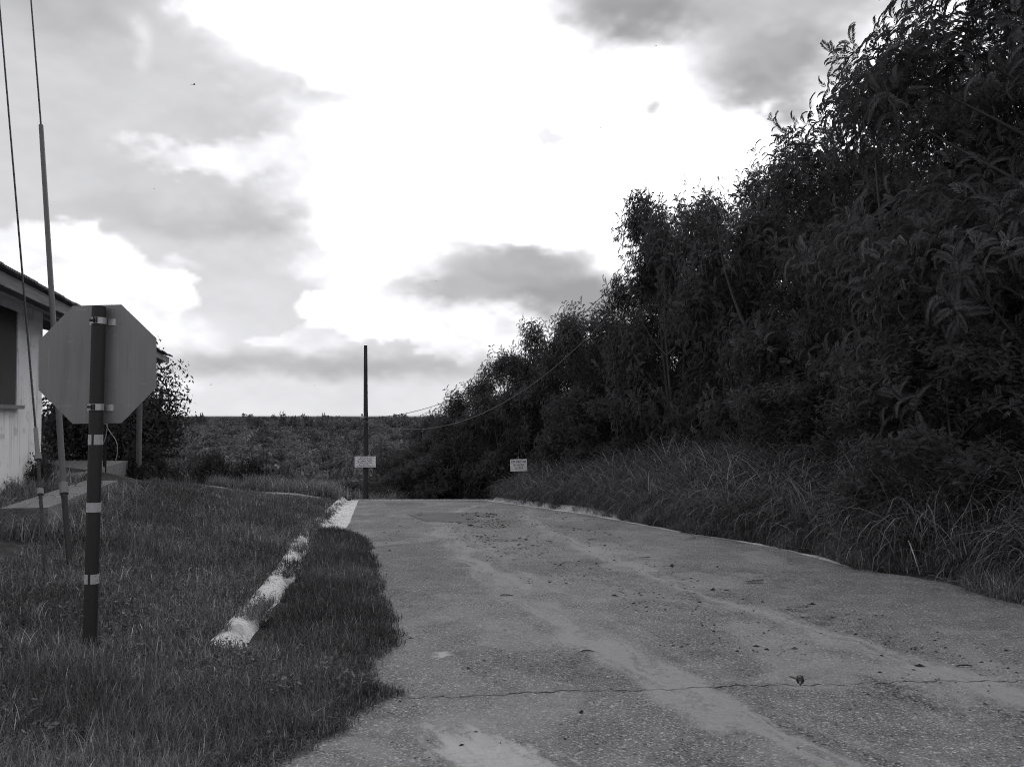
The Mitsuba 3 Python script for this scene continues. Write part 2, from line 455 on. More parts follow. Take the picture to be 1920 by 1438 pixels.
def strip_patch(c, lift):
    """A four-cornered repair, draped on the road."""
    n = 14
    s, t = np.meshgrid(np.linspace(0, 1, n), np.linspace(0, 1, n), indexing='ij')
    c = np.asarray(c, float)
    p = (c[0] * ((1 - s) * (1 - t))[..., None] + c[1] * (s * (1 - t))[..., None] + c[2] * (s * t)[..., None] + c[3] * ((1 - s) * t)[..., None])
    z = road_z(p[..., 1]) + lift
    return np.concatenate([p, z[..., None]], -1).reshape(-1, 3), grid_faces(n, n)[:, ::-1]


put('road__patch', strip_patch([(-1.84, 21.7), (-0.75, 21.7), (-0.99, 26.6), (-2.66, 25.4)], 0.007), 'patch_tar')
put('road__patch', strip_patch([(-4.1, 33.0), (-2.8, 33.0), (-3.2, 35.9), (-4.56, 35.9)], 0.007), 'patch_tar')
labels['road__patch'] = {'label': 'larger dark tar patch let into the far part of the road'}
labels['road__patch_001'] = {'label': 'narrow dark tar patch close to the road end'}
put('road__end_strip', obox((float(road_left(ROAD_END)) - .3, ROAD_END + .09), (float(road_right(ROAD_END)) + .3, ROAD_END + .09), 0.085, float(road_z(ROAD_END)) - .3, float(road_z(ROAD_END)) + 0.025), 'concrete')


def kerb_segment(y0, y1, line, sgn, seed, pan=0.42):
    """Rolled kerb with its gutter pan, swept along line(y); sgn -1: the lawn side is at smaller x."""
    prof = [(0.0, -0.30), (0.0, 0.004), (0.20, -0.006), (pan - .02, -0.012), (pan + 0.02, 0.002), (pan + 0.06, 0.045), (pan + 0.10, 0.095), (pan + 0.15, 0.128), (pan + 0.20, 0.138), (pan + 0.25, 0.130), (pan + 0.265, 0.10), (pan + 0.265, -0.30)]
    ys = np.linspace(y0, y1, 14)
    P = []
    for y in ys:
        for (s, z) in prof:
            P.append((float(line(y)) + sgn * s, y, float(road_z(y)) + z))
    P = np.array(P)
    wob = meshkit.fbm(P * 5.0 + seed * 3.1, 3, seed) - 0.5
    wob2 = meshkit.fbm(P * 14.0 + seed, 2, seed + 5) - 0.5
    top = np.tile(np.array([1.0 if z > -0.2 else 0 for _, z in prof]), len(ys))
    P[:, 2] += top * (0.022 * wob + 0.010 * wob2)
    P[:, 0] += top * 0.02 * wob2
    n = len(prof)
    f = grid_faces(len(ys), n)
    v = P
    c = [np.arange(n), (len(ys) - 1) * n + np.arange(n)]
    tri = []
    for ring, rev in ((c[0], False), (c[1], True)):
        for k in range(1, n - 1):
            t = [ring[0], ring[k], ring[k + 1]]
            tri.append(t[::-1] if rev else t)
    f = np.vstack([f[:, [0, 1, 2]], f[:, [0, 2, 3]], np.array(tri)])
    return v, f


def kerb_right_line(y):
    return road_right(y)


y = 7.0
k = 0
while y < ROAD_END - .2:
    L = min(2.4 + 0.5 * math.sin(k * 2.3), ROAD_END - y)
    put('kerb__segment', kerb_segment(y + 0.007, y + L - 0.007, road_left, -1, k), 'concrete', smooth=40)
    y += L
    k += 1
say('kerb', 'pale rolled concrete kerb half buried in grass along the lawn', kind='structure')
y = 11.9
k = 0
while y < ROAD_END - .2:
    L = min(2.5 + 0.4 * math.sin(k * 1.9 + 1), ROAD_END - y)
    nm = numbered('kerb_001__segment')
    scene[nm] = mikit.ply(kerb_segment(y + 0.007, y + L - 0.007, kerb_right_line, 1, 40 + k, 0.30), 'concrete', smooth=40)
    y += L
    k += 1
say('kerb_001', 'pale concrete kerb and gutter under the tall grass of the bank', kind='structure')

# earth washed over the gutter, on which the dark grass has taken hold
ys = np.linspace(4.4, 17.35, 150)
ts = np.linspace(0, 1, 26)
P = []
for yy in ys:
    b = float(verge_edge(yy))
    a = float(kerb_back(yy)) + 0.22 if yy > 7.02 else b - 1.2
    b = max(b, a + .02)
    for t in ts:
        h = 0.045 * (min(1, (1 - t) / 0.22)) ** 0.6 - 0.012
        h += 0.015 * math.sin(yy * 5 + t * 6) * min(1, (1 - t) * 3)
        h *= min(1, (17.35 - yy) / 1.2)
        P.append((a + (b - a) * t, yy, float(road_z(yy)) + h - 0.004))
put('washed_soil', (np.array(P), grid_faces(len(ys), len(ts))[:, ::-1]), 'soil', smooth=True)
say('washed_soil', 'dark washed earth spread over the gutter beside the kerb', kind='structure')


def draped_path(pts, width, lift, seed):
    pts = np.asarray(pts, float)
    s = np.linspace(0, len(pts) - 1, 70)
    cx, cy = np.interp(s, range(len(pts)), pts[:, 0]), np.interp(s, range(len(pts)), pts[:, 1])
    t = np.stack([np.gradient(cx), np.gradient(cy)], 1)
    t /= np.linalg.norm(t, axis=1, keepdims=True)
    nx, ny = -t[:, 1], t[:, 0]
    r = np.random.default_rng(seed)
    P = []
    m = 9
    for i in range(len(s)):
        w = width * (0.75 + 0.4 * math.sin(i * 0.9 + seed) * math.sin(i * .37))
        for q in np.linspace(-1, 1, m):
            x, yv = cx[i] + nx[i] * q * w, cy[i] + ny[i] * q * w
            P.append((x, yv, float(ground_z(x, yv)) + lift * (1 - q * q) - 0.01 + 0.01 * r.random()))
    return np.array(P), grid_faces(len(s), m)


put('dirt_path', draped_path([(-6.3, 33.2), (-7.4, 33.0), (-8.6, 32.6), (-9.7, 33.2), (-11.0, 35.0), (-12.6, 36.2)], 0.62, 0.05, 3), 'sandy', smooth=True)
say('dirt_path', 'narrow sandy footpath winding through the weeds beyond the lawn', kind='structure')
put('bare_earth', draped_path([(-4.4, 5.05), (-3.4, 4.9), (-2.6, 4.85), (-2.0, 4.75)], 0.22, 0.03, 9), 'sandy', smooth=True)
say('bare_earth', 'small bare earth patch in the lawn near the sign post', kind='structure')

# ------------------------------------------------------------------ house
WA, WB = np.array([-7.02, 15.0]), np.array([-4.28, 3.0])      # front wall line, far corner and near end
ud = (WA - WB) / np.linalg.norm(WA - WB)                       # along the wall, away from the road junction
un = np.array([ud[1], -ud[0]])                                 # towards the road
EAVE_Z = 3.17


def wpt(s, o):
    """Plan point: s metres beyond the wall's far corner, o metres out from the wall."""
    return WA + ud * s + un * o


def wbox(s0, s1, o0, o1, z0, z1):
    a, b = wpt(s0, (o0 + o1) / 2), wpt(s1, (o0 + o1) / 2)
    return obox(a, b, abs(o1 - o0) / 2, z0, z1)


say('house', 'low pale rendered house with corrugated roof and dark window behind the sign', 'house')
S0 = -6.2
win = (-2.75, -1.45, 1.75, 3.02)
put('house__wall', cat([wbox(S0, win[0], -0.16, 0, 0.2, 3.30), wbox(win[1], 0, -0.16, 0, 0.2, 3.30), wbox(win[0], win[1], -0.16, 0, 0.2, win[2]), wbox(win[0], win[1], -0.16, 0, win[3], 3.30),
                        wbox(-0.16, 0, -5.0, -0.162, 0.2, 3.30), wbox(S0, S0 + .16, -5.0, -0.162, 0.2, 3.30), wbox(S0, 0, -5.16, -5.002, 0.2, 3.30)]), 'plaster')
put('house__ceiling', wbox(S0 + .165, -.165, -4.99, -.165, 3.2, 3.24), 'old_timber')
put('house__floor', wbox(S0 + .165, -.165, -4.99, -.165, .5, .6), 'old_concrete')
put('house__plinth', wbox(S0, 0.03, 0.002, 0.05, 0.1, 0.60), 'old_concrete')
put('house__window__frame', cat([wbox(win[0], win[0] + .05, -.10, -.02, win[2], win[3]), wbox(win[1] - .05, win[1], -.10, -.02, win[2], win[3]), wbox(win[0] + .05, win[1] - .05, -.10, -.02, win[2], win[2] + .05), wbox(win[0] + .05, win[1] - .05, -.10, -.02, win[3] - .05, win[3]), wbox((win[0] + win[1]) / 2 - .02, (win[0] + win[1]) / 2 + .02, -.095, -.025, win[2] + .05, win[3] - .05)]), 'old_timber')
for a, b in ((win[0] + .05, (win[0] + win[1]) / 2 - .02), ((win[0] + win[1]) / 2 + .02, win[1] - .05)):
    put('house__window__pane', wbox(a, b, -.065, -.064, win[2] + .05, win[3] - .05), 'window_glass')
put('house__window__insect_screen', wbox(win[0] + .01, win[1] - .01, -.016, -.012, win[2] + .01, win[3] - .01), 'insect_screen')
put('house__window__sill', wbox(win[0] - .06, win[1] + .06, -0.02, 0.09, win[2] - .05, win[2] - .002), 'old_timber')
put('house__beam', wbox(S0, 11.9, 0.30, 0.40, EAVE_Z - .16, EAVE_Z + .05), 'fascia_board')
put('house__fascia', wbox(S0, 12.0, 0.52, 0.545, EAVE_Z - .15, EAVE_Z - .005), 'fascia_board')
put('house__beam', wbox(0.01, 11.9, -0.12, -0.02, 3.10, 3.30), 'fascia_board')
for i in range(13):
    s = S0 + .5 + i * 1.45
    a, b = wpt(s, 0.515), wpt(s, -3.2)
    m = tube([(a[0], a[1], EAVE_Z - .06), (b[0], b[1], EAVE_Z + .90)], 0.05, 4)
    put('house__rafter', m, 'old_timber')


def roof_sheet(s0, s1, o_out, o_in, z_out, z_in):
    n = int((s1 - s0) / 0.0125) + 1
    ss = np.linspace(s0, s1, n)
    wave = 0.016 * np.sin(ss / 0.076 * 2 * np.pi)
    rows = []
    for q, dz in ((0, 0), (1, 0), (1, -.004), (0, -.004)):
        o, z = o_out + (o_in - o_out) * q, z_out + (z_in - z_out) * q
        p = WA[None] + ud[None] * ss[:, None] + un[None] * o
        rows.append(np.concatenate([p, (z + wave + dz)[:, None]], 1))
    rows.append(rows[0])
    return np.array(rows).reshape(-1, 3), grid_faces(5, n)


s = S0
k = 0
while s < 12.0:
    lift = 0.006 * (k % 2)
    nm = numbered('house__roof__sheet')
    scene[nm] = mikit.ply(roof_sheet(s, min(s + .80, 12.08), .62 + .015 * math.sin(k * 3.1), -3.2, EAVE_Z + .030 + lift, EAVE_Z + 1.00 + lift), 'rusty_roof', smooth=50)
    s += .76
    k += 1
put('house__roof__sheet', roof_sheet(S0, 12.08, -3.18, -7.0, EAVE_Z + 1.01, EAVE_Z + .03), 'rusty_roof', smooth=50)
for s, o in ((7.85, 0.35), (3.9, -3.1), (11.6, -3.1)):
    a = wpt(s, o)
    put('house__porch_post', tube([(a[0], a[1], 0.3), (a[0], a[1], EAVE_Z - .16 if o > 0 else EAVE_Z + .9)], 0.062, 10), 'old_timber', smooth=40)
put('house__porch_slab', wbox(0.06, 8.0, -4.8, 0.10, 0.0, 0.60), 'old_concrete')
put('house__step_slab', wbox(-4.0, 0.9, 0.45, 0.95, 0.1, 0.58), 'old_concrete')
a = wpt(-0.55, 0.46)
put('house__lamp_holder', cat([tube([(a[0], a[1], EAVE_Z - .17), (a[0], a[1], EAVE_Z - .10)], [.05, .045], 10), tube([(a[0], a[1], EAVE_Z - .25), (a[0], a[1], EAVE_Z - .21), (a[0], a[1], EAVE_Z - .17)], [.02, .045, .03], 10)]), 'dark_paint', smooth=40)
# thin service pipe on the porch edge with hanging cables
a = np.array([-8.05, 19.9])
say('service_pipe', 'thin dark service pipe with loose cables standing at the porch edge', 'pipe')
put('service_pipe__pipe', tube([(a[0], a[1], .45), (a[0], a[1], 1.62)], 0.035, 8), 'dark_paint', smooth=40)
put('service_pipe__meter_box', box(a[0] - .09, a[0] + .09, a[1] - .06, a[1] + .06, 1.50, 1.74), 'dark_paint')
c1 = [(a[0] - .06, a[1] - .05, 1.52), (a[0] - .10, a[1] - .05, 1.25), (a[0] - .04, a[1] - .06, 1.02), (a[0] + .02, a[1] - .05, 1.15), (a[0] + .0, a[1] - .05, 1.45)]
c2 = [(a[0] + .05, a[1] - .05, 1.46), (a[0] + .13, a[1] - .06, 1.28), (a[0] + .24, a[1] - .06, 1.12), (a[0] + .27, a[1] - .05, .92), (a[0] + .22, a[1] - .04, .70)]


def smoothline(p, n=24):
    from scipy.interpolate import CubicSpline
    p = np.asarray(p, float)
    t = np.r_[0, np.cumsum(np.linalg.norm(np.diff(p, axis=0), axis=1))]
    return CubicSpline(t, p)(np.linspace(0, t[-1], n))


for c in (c1, c2):
    put('service_pipe__cable', tube(smoothline(c), 0.009, 6), 'cable_white', smooth=True)

# ------------------------------------------------------------------ octagonal traffic sign seen from behind
SY = 6.96
say('traffic_sign', 'octagonal metal traffic sign seen from behind on a dark banded post', 'sign')
sc0 = np.array([-2.907, SY + .07, 1.965])
R = 0.430 / math.cos(math.pi / 8)
an = np.pi / 8 + np.arange(8) * np.pi / 4
oc = trimesh.creation.extrude_polygon(__import__('shapely').Polygon(np.stack([np.cos(an) * R, np.sin(an) * R * .945], 1)).buffer(0.012).buffer(-0.004), 0.004)
M = np.eye(4)
M[:3, :3] = np.array([[1, 0, 0], [0, 0, 1], [0, 1, 0]]).T
oc.apply_transform(np.array([[1, 0, 0, 0], [0, 0, 1, 0], [0, 1, 0, 0], [0, 0, 0, 1.0]]))
oc.invert()
oc.apply_transform(trimesh.transformations.rotation_matrix(math.radians(-7), [0, 0, 1]))
oc.apply_transform(trimesh.transformations.rotation_matrix(math.radians(-0.8), [0, 1, 0]))
oc.apply_translation(sc0)
put('traffic_sign__plate', oc, 'sheet_metal')
pb, pt = np.array([-2.905, SY, -0.25]), np.array([-2.868, SY, 2.365])


def on_post(z):
    return pb + (pt - pb) * (z - pb[2]) / (pt[2] - pb[2])


put('traffic_sign__post', tube([pb, on_post(1.0), on_post(2.362), on_post(2.366)], [0.047, 0.047, 0.047, 0.043], 20), 'dark_paint', smooth=40)


def band(z0, z1, r, a0, a1, n=28, t=0.0012):
    """A strip round the post from angle a0 to a1 (degrees; 270 faces the camera)."""
    A = np.radians(np.linspace(a0, a1, n))
    P = []
    for z, rr in ((z0, r), (z1, r), (z1, r + t), (z0, r + t), (z0, r)):
        c = on_post(z)
        P.append(np.stack([c[0] + rr * np.cos(A), c[1] + rr * np.sin(A), np.full(n, z)], 1))
    return np.array(P).reshape(-1, 3), grid_faces(5, n)


put('traffic_sign__tape_band', band(1.405, 1.475, 0.0475, 280, 620), 'tape', smooth=40)
put('traffic_sign__tape_band', band(0.942, 1.008, 0.0475, 0, 360), 'tape', smooth=40)
put('traffic_sign__tape_band', band(0.452, 0.518, 0.0475, 282, 622), 'tape', smooth=40)
for z in (2.262, 1.665):
    b = numbered('traffic_sign__bracket')
    c = on_post(z)
    scene[b] = mikit.ply(cat([trimesh.Trimesh(*[band(z - .022, z + .022, 0.0478, 175, 365, t=.004)[0], np.vstack([band(z - .022, z + .022, 0.0478, 175, 365)[1][:, [0, 1, 2]], band(z - .022, z + .022, 0.0478, 175, 365)[1][:, [0, 2, 3]]])], process=False),
                              box(c[0] - .085, c[0] - .045, c[1] + .050, c[1] + .056, z - .026, z + .018), box(c[0] + .045, c[0] + .098, c[1] + .050, c[1] + .056, z - .026, z + .018)]), 'zinc')
    nm = numbered('traffic_sign__bracket__bolt') if b == 'traffic_sign__bracket' else b + '__bolt'
    scene[nm] = mikit.ply(cat([tube([(c[0] - .038, c[1] - .058, z), (c[0] - .005, c[1] - .058, z)], .010, 6), box(c[0] - .012, c[0] - .006, c[1] - .07, c[1] - .046, z - .02, z + .02), box(c[0] + .006, c[0] + .012, c[1] - .07, c[1] - .046, z - .02, z + .02)]), 'dark_paint')

# ------------------------------------------------------------------ stay wires at the left
say('stay_wire', 'thin stay wire with a clamped anchor rod in front of the house wall', 'wire')
anchor = np.array([-4.00, 8.70, 0.05])
clampA = np.array([-4.45, 9.45, 1.22])
topA = np.array([-6.06, 11.7, 6.6])
put('stay_wire__anchor_rod', tube([anchor, clampA], 0.016, 8), 'timber', smooth=True)
put('stay_wire__wire', tube([clampA, topA, topA + (topA - clampA) * .35], 0.010, 6), 'cable_black', smooth=True)
dA = (topA - clampA) / np.linalg.norm(topA - clampA)
put('stay_wire__clamp', tube([clampA - dA * .03, clampA + dA * .015, clampA + dA * .02, clampA + dA * .3], [.035, .035, .022, .02], 10), 'dull_zinc', smooth=30)
dR = (clampA - anchor) / np.linalg.norm(clampA - anchor)
put('stay_wire__clamp', tube([clampA - dR * .42, clampA - dR * .36], .03, 10), 'dull_zinc', smooth=30)
say('stay_wire_001', 'stay wire in a long pale guard tube running down behind the sign', 'wire')
an2 = np.array([-4.10, 9.40, 0.05])
g0 = np.array([-4.36, 9.80, 0.90])
g1 = np.array([-5.675, 12.00, 5.10])
w1 = np.array([-6.20, 12.8, 6.89])
for nm, m, mat in (('rod', tube([an2, an2 + (g0 - an2) * .85, g0], [.026, .028, .034], 10), 'dark_paint'), ('guard', tube([g0 + (g1 - g0) * t for t in np.linspace(0.01, 1, 8)], np.linspace(.031, .027, 8), 10), 'guard_plastic'),
                   ('clamp', tube([g0 - (g0 - an2) * .06, g0 + (g1 - g0) * .012], .042, 10), 'dull_zinc'), ('wire', tube([g1, w1, w1 + (w1 - g1) * .6], 0.011, 6), 'cable_black')):
    scene['stay_wire_001__' + nm] = mikit.ply(m, mat, smooth=40)

# ------------------------------------------------------------------ utility poles, cables, warning boards
say('utility_pole', 'short bare wooden pole standing alone beyond the road end', 'pole')
PX, PY = -5.72, 39.4
pz0 = float(ground_z(PX, PY)) - .3
PTOP = 4.38
put('utility_pole__shaft', tube([(PX, PY, pz0), (PX - .01, PY, 1.5), (PX - .03, PY, PTOP)], [.098, .088, .066], 14), 'timber', smooth=40)
put('utility_pole__insulator', cat([tube([(PX - .15, PY - .05, 1.53), (PX - .15, PY - .05, 1.58), (PX - .15, PY - .05, 1.62), (PX - .15, PY - .05, 1.70)], [.02, .05, .03, .045], 8), tube([(PX - .17, PY - .1, 1.55), (PX + .14, PY - .1, 1.55)], .018, 6)]), 'zinc')
a = [(PX - .12, PY - .05, 1.30), (-6.36, 38.6, -.9)]
say('pole_guy_wire', 'dark guy wire slanting from the lone pole down to the weeds', 'wire')
put('pole_guy_wire', tube(a, .016, 5), 'cable_black')

say('warning_board', 'white printed warning board fixed across the lone wooden pole', 'sign')
BX0, BX1, BZ0, BZ1 = PX - .415, PX + .41, -.385, .045
by = PY - .12
put('warning_board__board', box(BX0, BX1, by - .012, by + .012, BZ0, BZ1), 'white_board')
put('warning_board__edge', cat([box(BX0 - .012, BX0 - .001, by - .016, by + .016, BZ0 - .012, BZ1 + .012), box(BX1 + .001, BX1 + .012, by - .016, by + .016, BZ0 - .012, BZ1 + .012), box(BX0, BX1, by - .016, by + .016, BZ1 + .001, BZ1 + .012), box(BX0, BX1, by - .016, by + .016, BZ0 - .012, BZ0 - .001)]), 'dark_paint')


def letter(text, h, x, y, z, width=None):
    m = meshkit.text_mesh(text, h, 0.003, bold=True)
    if width:
        m.apply_scale([width / m.extents[0], 1, 1])
    m.apply_transform(np.array([[1, 0, 0, x], [0, 0, -1, y], [0, 1, 0, z], [0, 0, 0, 1.0]]))
    return m


rows = (('RESTRICTED AREA', .20, .50, -.028), ('RAW WATER INTAKE', .14, .52, -.095), ('NO SWIMMING, FISHING', .10, .58, -.163), ('WITHIN 200 METERS', .115, .56, -.229), ('BOAT DOCKING', .17, .37, -.297), ('100 METERS FROM INTAKE', .105, .67, -.363))
for t, dx, w, z in rows:
    put('warning_board__lettering', letter(t, .040, BX0 + dx, by - .012, z, w), 'black_print')

say('bird_sanctuary_board', 'small white notice board half sunk in the tall grass of the bank', 'sign')
nx, ny, nz = 0.235, 37.0, 0.03
bw, bh = .62, .44
tilt = trimesh.transformations.rotation_matrix(math.radians(-2.0), [0, 1, 0], [nx, ny, nz])
parts = [('board', box(nx - bw / 2, nx + bw / 2, ny - .01, ny + .01, nz - bh, nz), 'white_board'),
         ('post', box(nx - .02, nx + .02, ny + .012, ny + .05, nz - 2.2, nz + .10), 'old_timber'),
         ('lettering', letter('BIRD SANCTUARY', .082, nx - .275, ny - .01, nz - .13, .55), 'black_print'),
         ('lettering_001', letter('NO HUNTING', .072, nx - .20, ny - .01, nz - .25, .40), 'black_print'),
         ('lettering_002', letter('ALLOWED', .072, nx - .16, ny - .01, nz - .36, .32), 'black_print')]
for nm, m, mat in parts:
    m.apply_transform(tilt)
    scene['bird_sanctuary_board__' + nm] = mikit.ply(m, mat)

say('utility_pole_001', 'wooden pole swallowed by the feathery trees on the bank', 'pole')
QX, QY = 4.87, 31.4
QTOP = 7.6
put('utility_pole_001__shaft', tube([(QX, QY, float(ground_z(QX, QY)) - .3), (QX, QY, 2.0), (QX, QY, QTOP)], [.10, .09, .075], 12), 'timber', smooth=40)
scene['utility_pole_001__crossarm'] = mikit.ply(box(QX - .5, QX + .5, QY - .06, QY + .06, QTOP - .5, QTOP - .4), 'timber')


def span(a, b, sag, n=40):
    t = np.linspace(0, 1, n)[:, None]
    p = np.asarray(a) * (1 - t) + np.asarray(b) * t
    p[:, 2] -= sag * 4 * (t * (1 - t))[:, 0]
    return p


put('overhead_cable', tube(span((PX - .05, PY - .10, 1.55), (QX - .1, QY - .09, QTOP - .25), 1.45), .011, 5), 'cable_black', smooth=True)
say('overhead_cable', 'upper slack overhead cable strung between the lone pole and the trees', 'cable')
put('overhead_cable', tube(span((PX - .10, PY - .12, 1.43), (QX + .05, QY - .09, QTOP - .55), 2.25), .010, 5), 'cable_grey', smooth=True)
say('overhead_cable_001', 'lower pale overhead cable sagging against the dark trees', 'cable')

# ------------------------------------------------------------------ vegetation templates


def leaf_template(pairs=10, droop=0.75, seed=0):
    """A feathery, twice-divided leaf one unit long: rachis and paired pinnae, arching over."""
    r = np.random.default_rng(seed)
    V, Fc, C = [], [], []
    def curve(t):
        return np.array([t * (1 - 0.26 * t * t), 0, 0.34 * t - droop * t * t])
    for k in range(3):
        a, b = curve(k / 3), curve((k + 1) / 3)
        n0 = len(V)
        V += [a + [0, -.006, 0], a + [0, .006, 0], b + [0, 0, 0]]
        Fc += [[n0, n0 + 1, n0 + 2]]
        C += [0.8] * 3
    for k in range(pairs):
        t = 0.10 + 0.90 * (k + 0.5) / pairs
        p = curve(t)
        tang = (curve(min(1, t + .05)) - curve(t - .05))
        tang /= np.linalg.norm(tang)
        ln = 0.25 * (math.sin(math.pi * (0.18 + 0.74 * t)) ** 0.7) * r.uniform(.85, 1.15)
        for sgn in (-1, 1):
            d = tang * 0.80 + np.array([0, sgn * 0.66, 0]) + np.array([0, 0, -0.26 + r.uniform(-.18, .18)])
            d /= np.linalg.norm(d)
            w = np.cross(d, [0, sgn * .3, 1.0])
            w /= np.linalg.norm(w)
            hw = 0.030 * r.uniform(.8, 1.2)
            n0 = len(V)
            m = p + d * ln * 0.5
            tip = p + d * ln + np.array([0, 0, -ln * .22])
            V += [p, m + w * hw, tip, m - w * hw]
            Fc += [[n0, n0 + 1, n0 + 2], [n0, n0 + 2, n0 + 3]]
            q = r.uniform(.85, 1.15)
            C += [q] * 4
    return np.array(V), np.array(Fc), np.array(C)


def shoot_template(n, seed, axis_len=0.42):
    """A twig end (along z) with feathery leaves set in a spiral."""
    r = np.random.default_rng(seed)
    tv, tf, tc = leaf_template(10, r.uniform(.45, .85), seed)
    k = np.arange(n)
    az = k * 2.39996 + r.uniform(-.3, .3, n)
    el = np.radians(np.linspace(5, 62, n) + r.uniform(-10, 10, n))
    ln = r.uniform(.19, .34, n)
    ca, sa, ce, se = np.cos(az), np.sin(az), np.cos(el), np.sin(el)
    X = np.stack([ca * ce, sa * ce, se], 1)
    Y = np.stack([-sa, ca, 0 * ca], 1)
    Z = np.cross(X, Y)
    M = np.stack([X, Y, Z], -1) * ln[:, None, None]
    off = np.stack([0 * az, 0 * az, axis_len * (k + 1) / n], 1)
    v, f, c = spread(tv, tf, tc, M, off, np.exp(r.normal(0, .28, n)))
    return v, f, c


SHOOTS = [shoot_template(n, 100 + i) for i, n in enumerate((9, 10, 8))]


def crown_profile(h):
    """Radius (0 to 1) of the crown at relative height h."""
    return np.interp(h, [0, .06, .2, .45, .7, .88, 1.0], [.20, .45, .85, 1.0, .84, .55, .18])


def feathery_tree(seed, H=6.5, R=2.5, nclump=78, per=20, tone_=0.10):
    r = np.random.default_rng(seed)
    nl = 13
    h = np.r_[np.linspace(.10, .86, nl - 1) + r.uniform(-.05, .05, nl - 1), .90]
    a = np.arange(nl) * 2.39996 + r.uniform(-.5, .5, nl)
    rad = R * crown_profile(h) * r.uniform(.50, .74, nl)
    lobes = np.stack([rad * np.cos(a), rad * np.sin(a), H * h * .93], 1)
    lr = np.minimum(r.uniform(.80, 1.12, nl), 1.2 - .35 * h)
    k = np.arange(nclump) % nl
    u = r.normal(0, 1, (nclump, 3)) + np.stack([np.cos(a), np.sin(a), 0 * a + .75], 1)[k] * .8
    u /= np.linalg.norm(u, axis=1, keepdims=True)
    C = lobes[k] + u * lr[k][:, None] * [1, 1, .72] * r.uniform(.7, 1.05, (nclump, 1))
    C[:, 2] = np.maximum(C[:, 2], .25)
    vs, fs, cs, n0 = [], [], [], 0
    pos = np.repeat(C, per, 0)
    jit = r.normal(0, 1, pos.shape) * [.31, .31, .19]
    pos = pos + jit
    out = np.stack([pos[:, 0], pos[:, 1], 0 * pos[:, 0]], 1) / (R + .01)
    axis = out * .75 + np.array([0, 0, .55]) + r.normal(0, .28, pos.shape) + jit * .35
    ctone = np.repeat(r.uniform(.75, 1.3, nclump), per)
    which = r.integers(0, len(SHOOTS), len(pos))
    for i, (tv, tf, tc) in enumerate(SHOOTS):
        s = which == i
        M = frames(axis[s], r.uniform(0, 6.28, s.sum())) * r.uniform(.8, 1.2, s.sum())[:, None, None]
        v, f, c = spread(tv, tf, tc, M, pos[s], ctone[s] * tone_)
        vs.append(v); fs.append(f + n0); cs.append(c)
        n0 += len(v)
    v, f, c = np.vstack(vs), np.vstack(fs), np.concatenate(cs)
    tubes, stems = [], []
    for k in range(4):
        b = r.normal(0, .35, 2)
        stems.append(smoothline([(b[0] * .05, b[1] * .05, -.5), (b[0], b[1], 1.2), (b[0] * 2.2, b[1] * 2.2, 3.0), (b[0] * 3 + r.normal(0, .2), b[1] * 3 + r.normal(0, .2), H * .72)], 14))
        tubes.append(tube(stems[-1], np.linspace(.085, .018, 14), 7))
    stems = np.vstack(stems)
    for c0 in C[::2]:
        want = np.array([c0[0] * .15, c0[1] * .15, max(.3, c0[2] - .9 - .3 * rad.mean())])
        s = stems[np.argmin(((stems - want) ** 2).sum(1))]
        mid = (s + c0) / 2 + r.normal(0, .1, 3)
        tubes.append(tube(smoothline([s, mid, c0], 6), np.linspace(.032, .008, 6), 5, caps=False))
    for k in range(26):                       # bare twig ends that stick out of the leaves
        c0 = C[2 * r.integers(0, nclump // 2)]
        o = np.array([c0[0], c0[1], .25 * R]) / (np.hypot(c0[0], c0[1]) + .3) + r.normal(0, .3, 3)
        tubes.append(tube(smoothline([c0, c0 + o * .35 + r.normal(0, .05, 3), c0 + o * .75 + r.normal(0, .08, 3)], 5), np.linspace(.010, .004, 5), 4, caps=False))
    return (v, f, c), cat(tubes)


TREES = 3
for i in range(TREES):
    (v, f, c), wood = feathery_tree(500 + i)
    scene[f'feathery_crown_{i}'] = {'type': 'shapegroup', 'leaves': mikit.ply((v, f), 'foliage', color=rgbcol(c))}
    scene[f'feathery_trunk_{i}'] = {'type': 'shapegroup', 'wood': mikit.ply(wood, 'bark', smooth=True)}


def instance(group, M):
    return {'type': 'instance', 'shapegroup': {'type': 'ref', 'id': group}, 'to_world': M}


def plant_tree(x, y, top, rad, var, rot, label, group, base=None, cat_='tree', name='feathery_tree'):
    z0 = float(ground_z(x, y)) if base is None else base
    sz = (top - z0) / 7.0
    M = T().translate([x, y, z0]).rotate([0, 0, 1], rot).scale([rad / 2.5, rad / 2.5, sz])
    key = numbered(name)
    scene[key + '__crown'] = instance(f'feathery_crown_{var}', M)
    scene[key + '__trunk'] = instance(f'feathery_trunk_{var}', M)
    say(key, label, cat_, group)


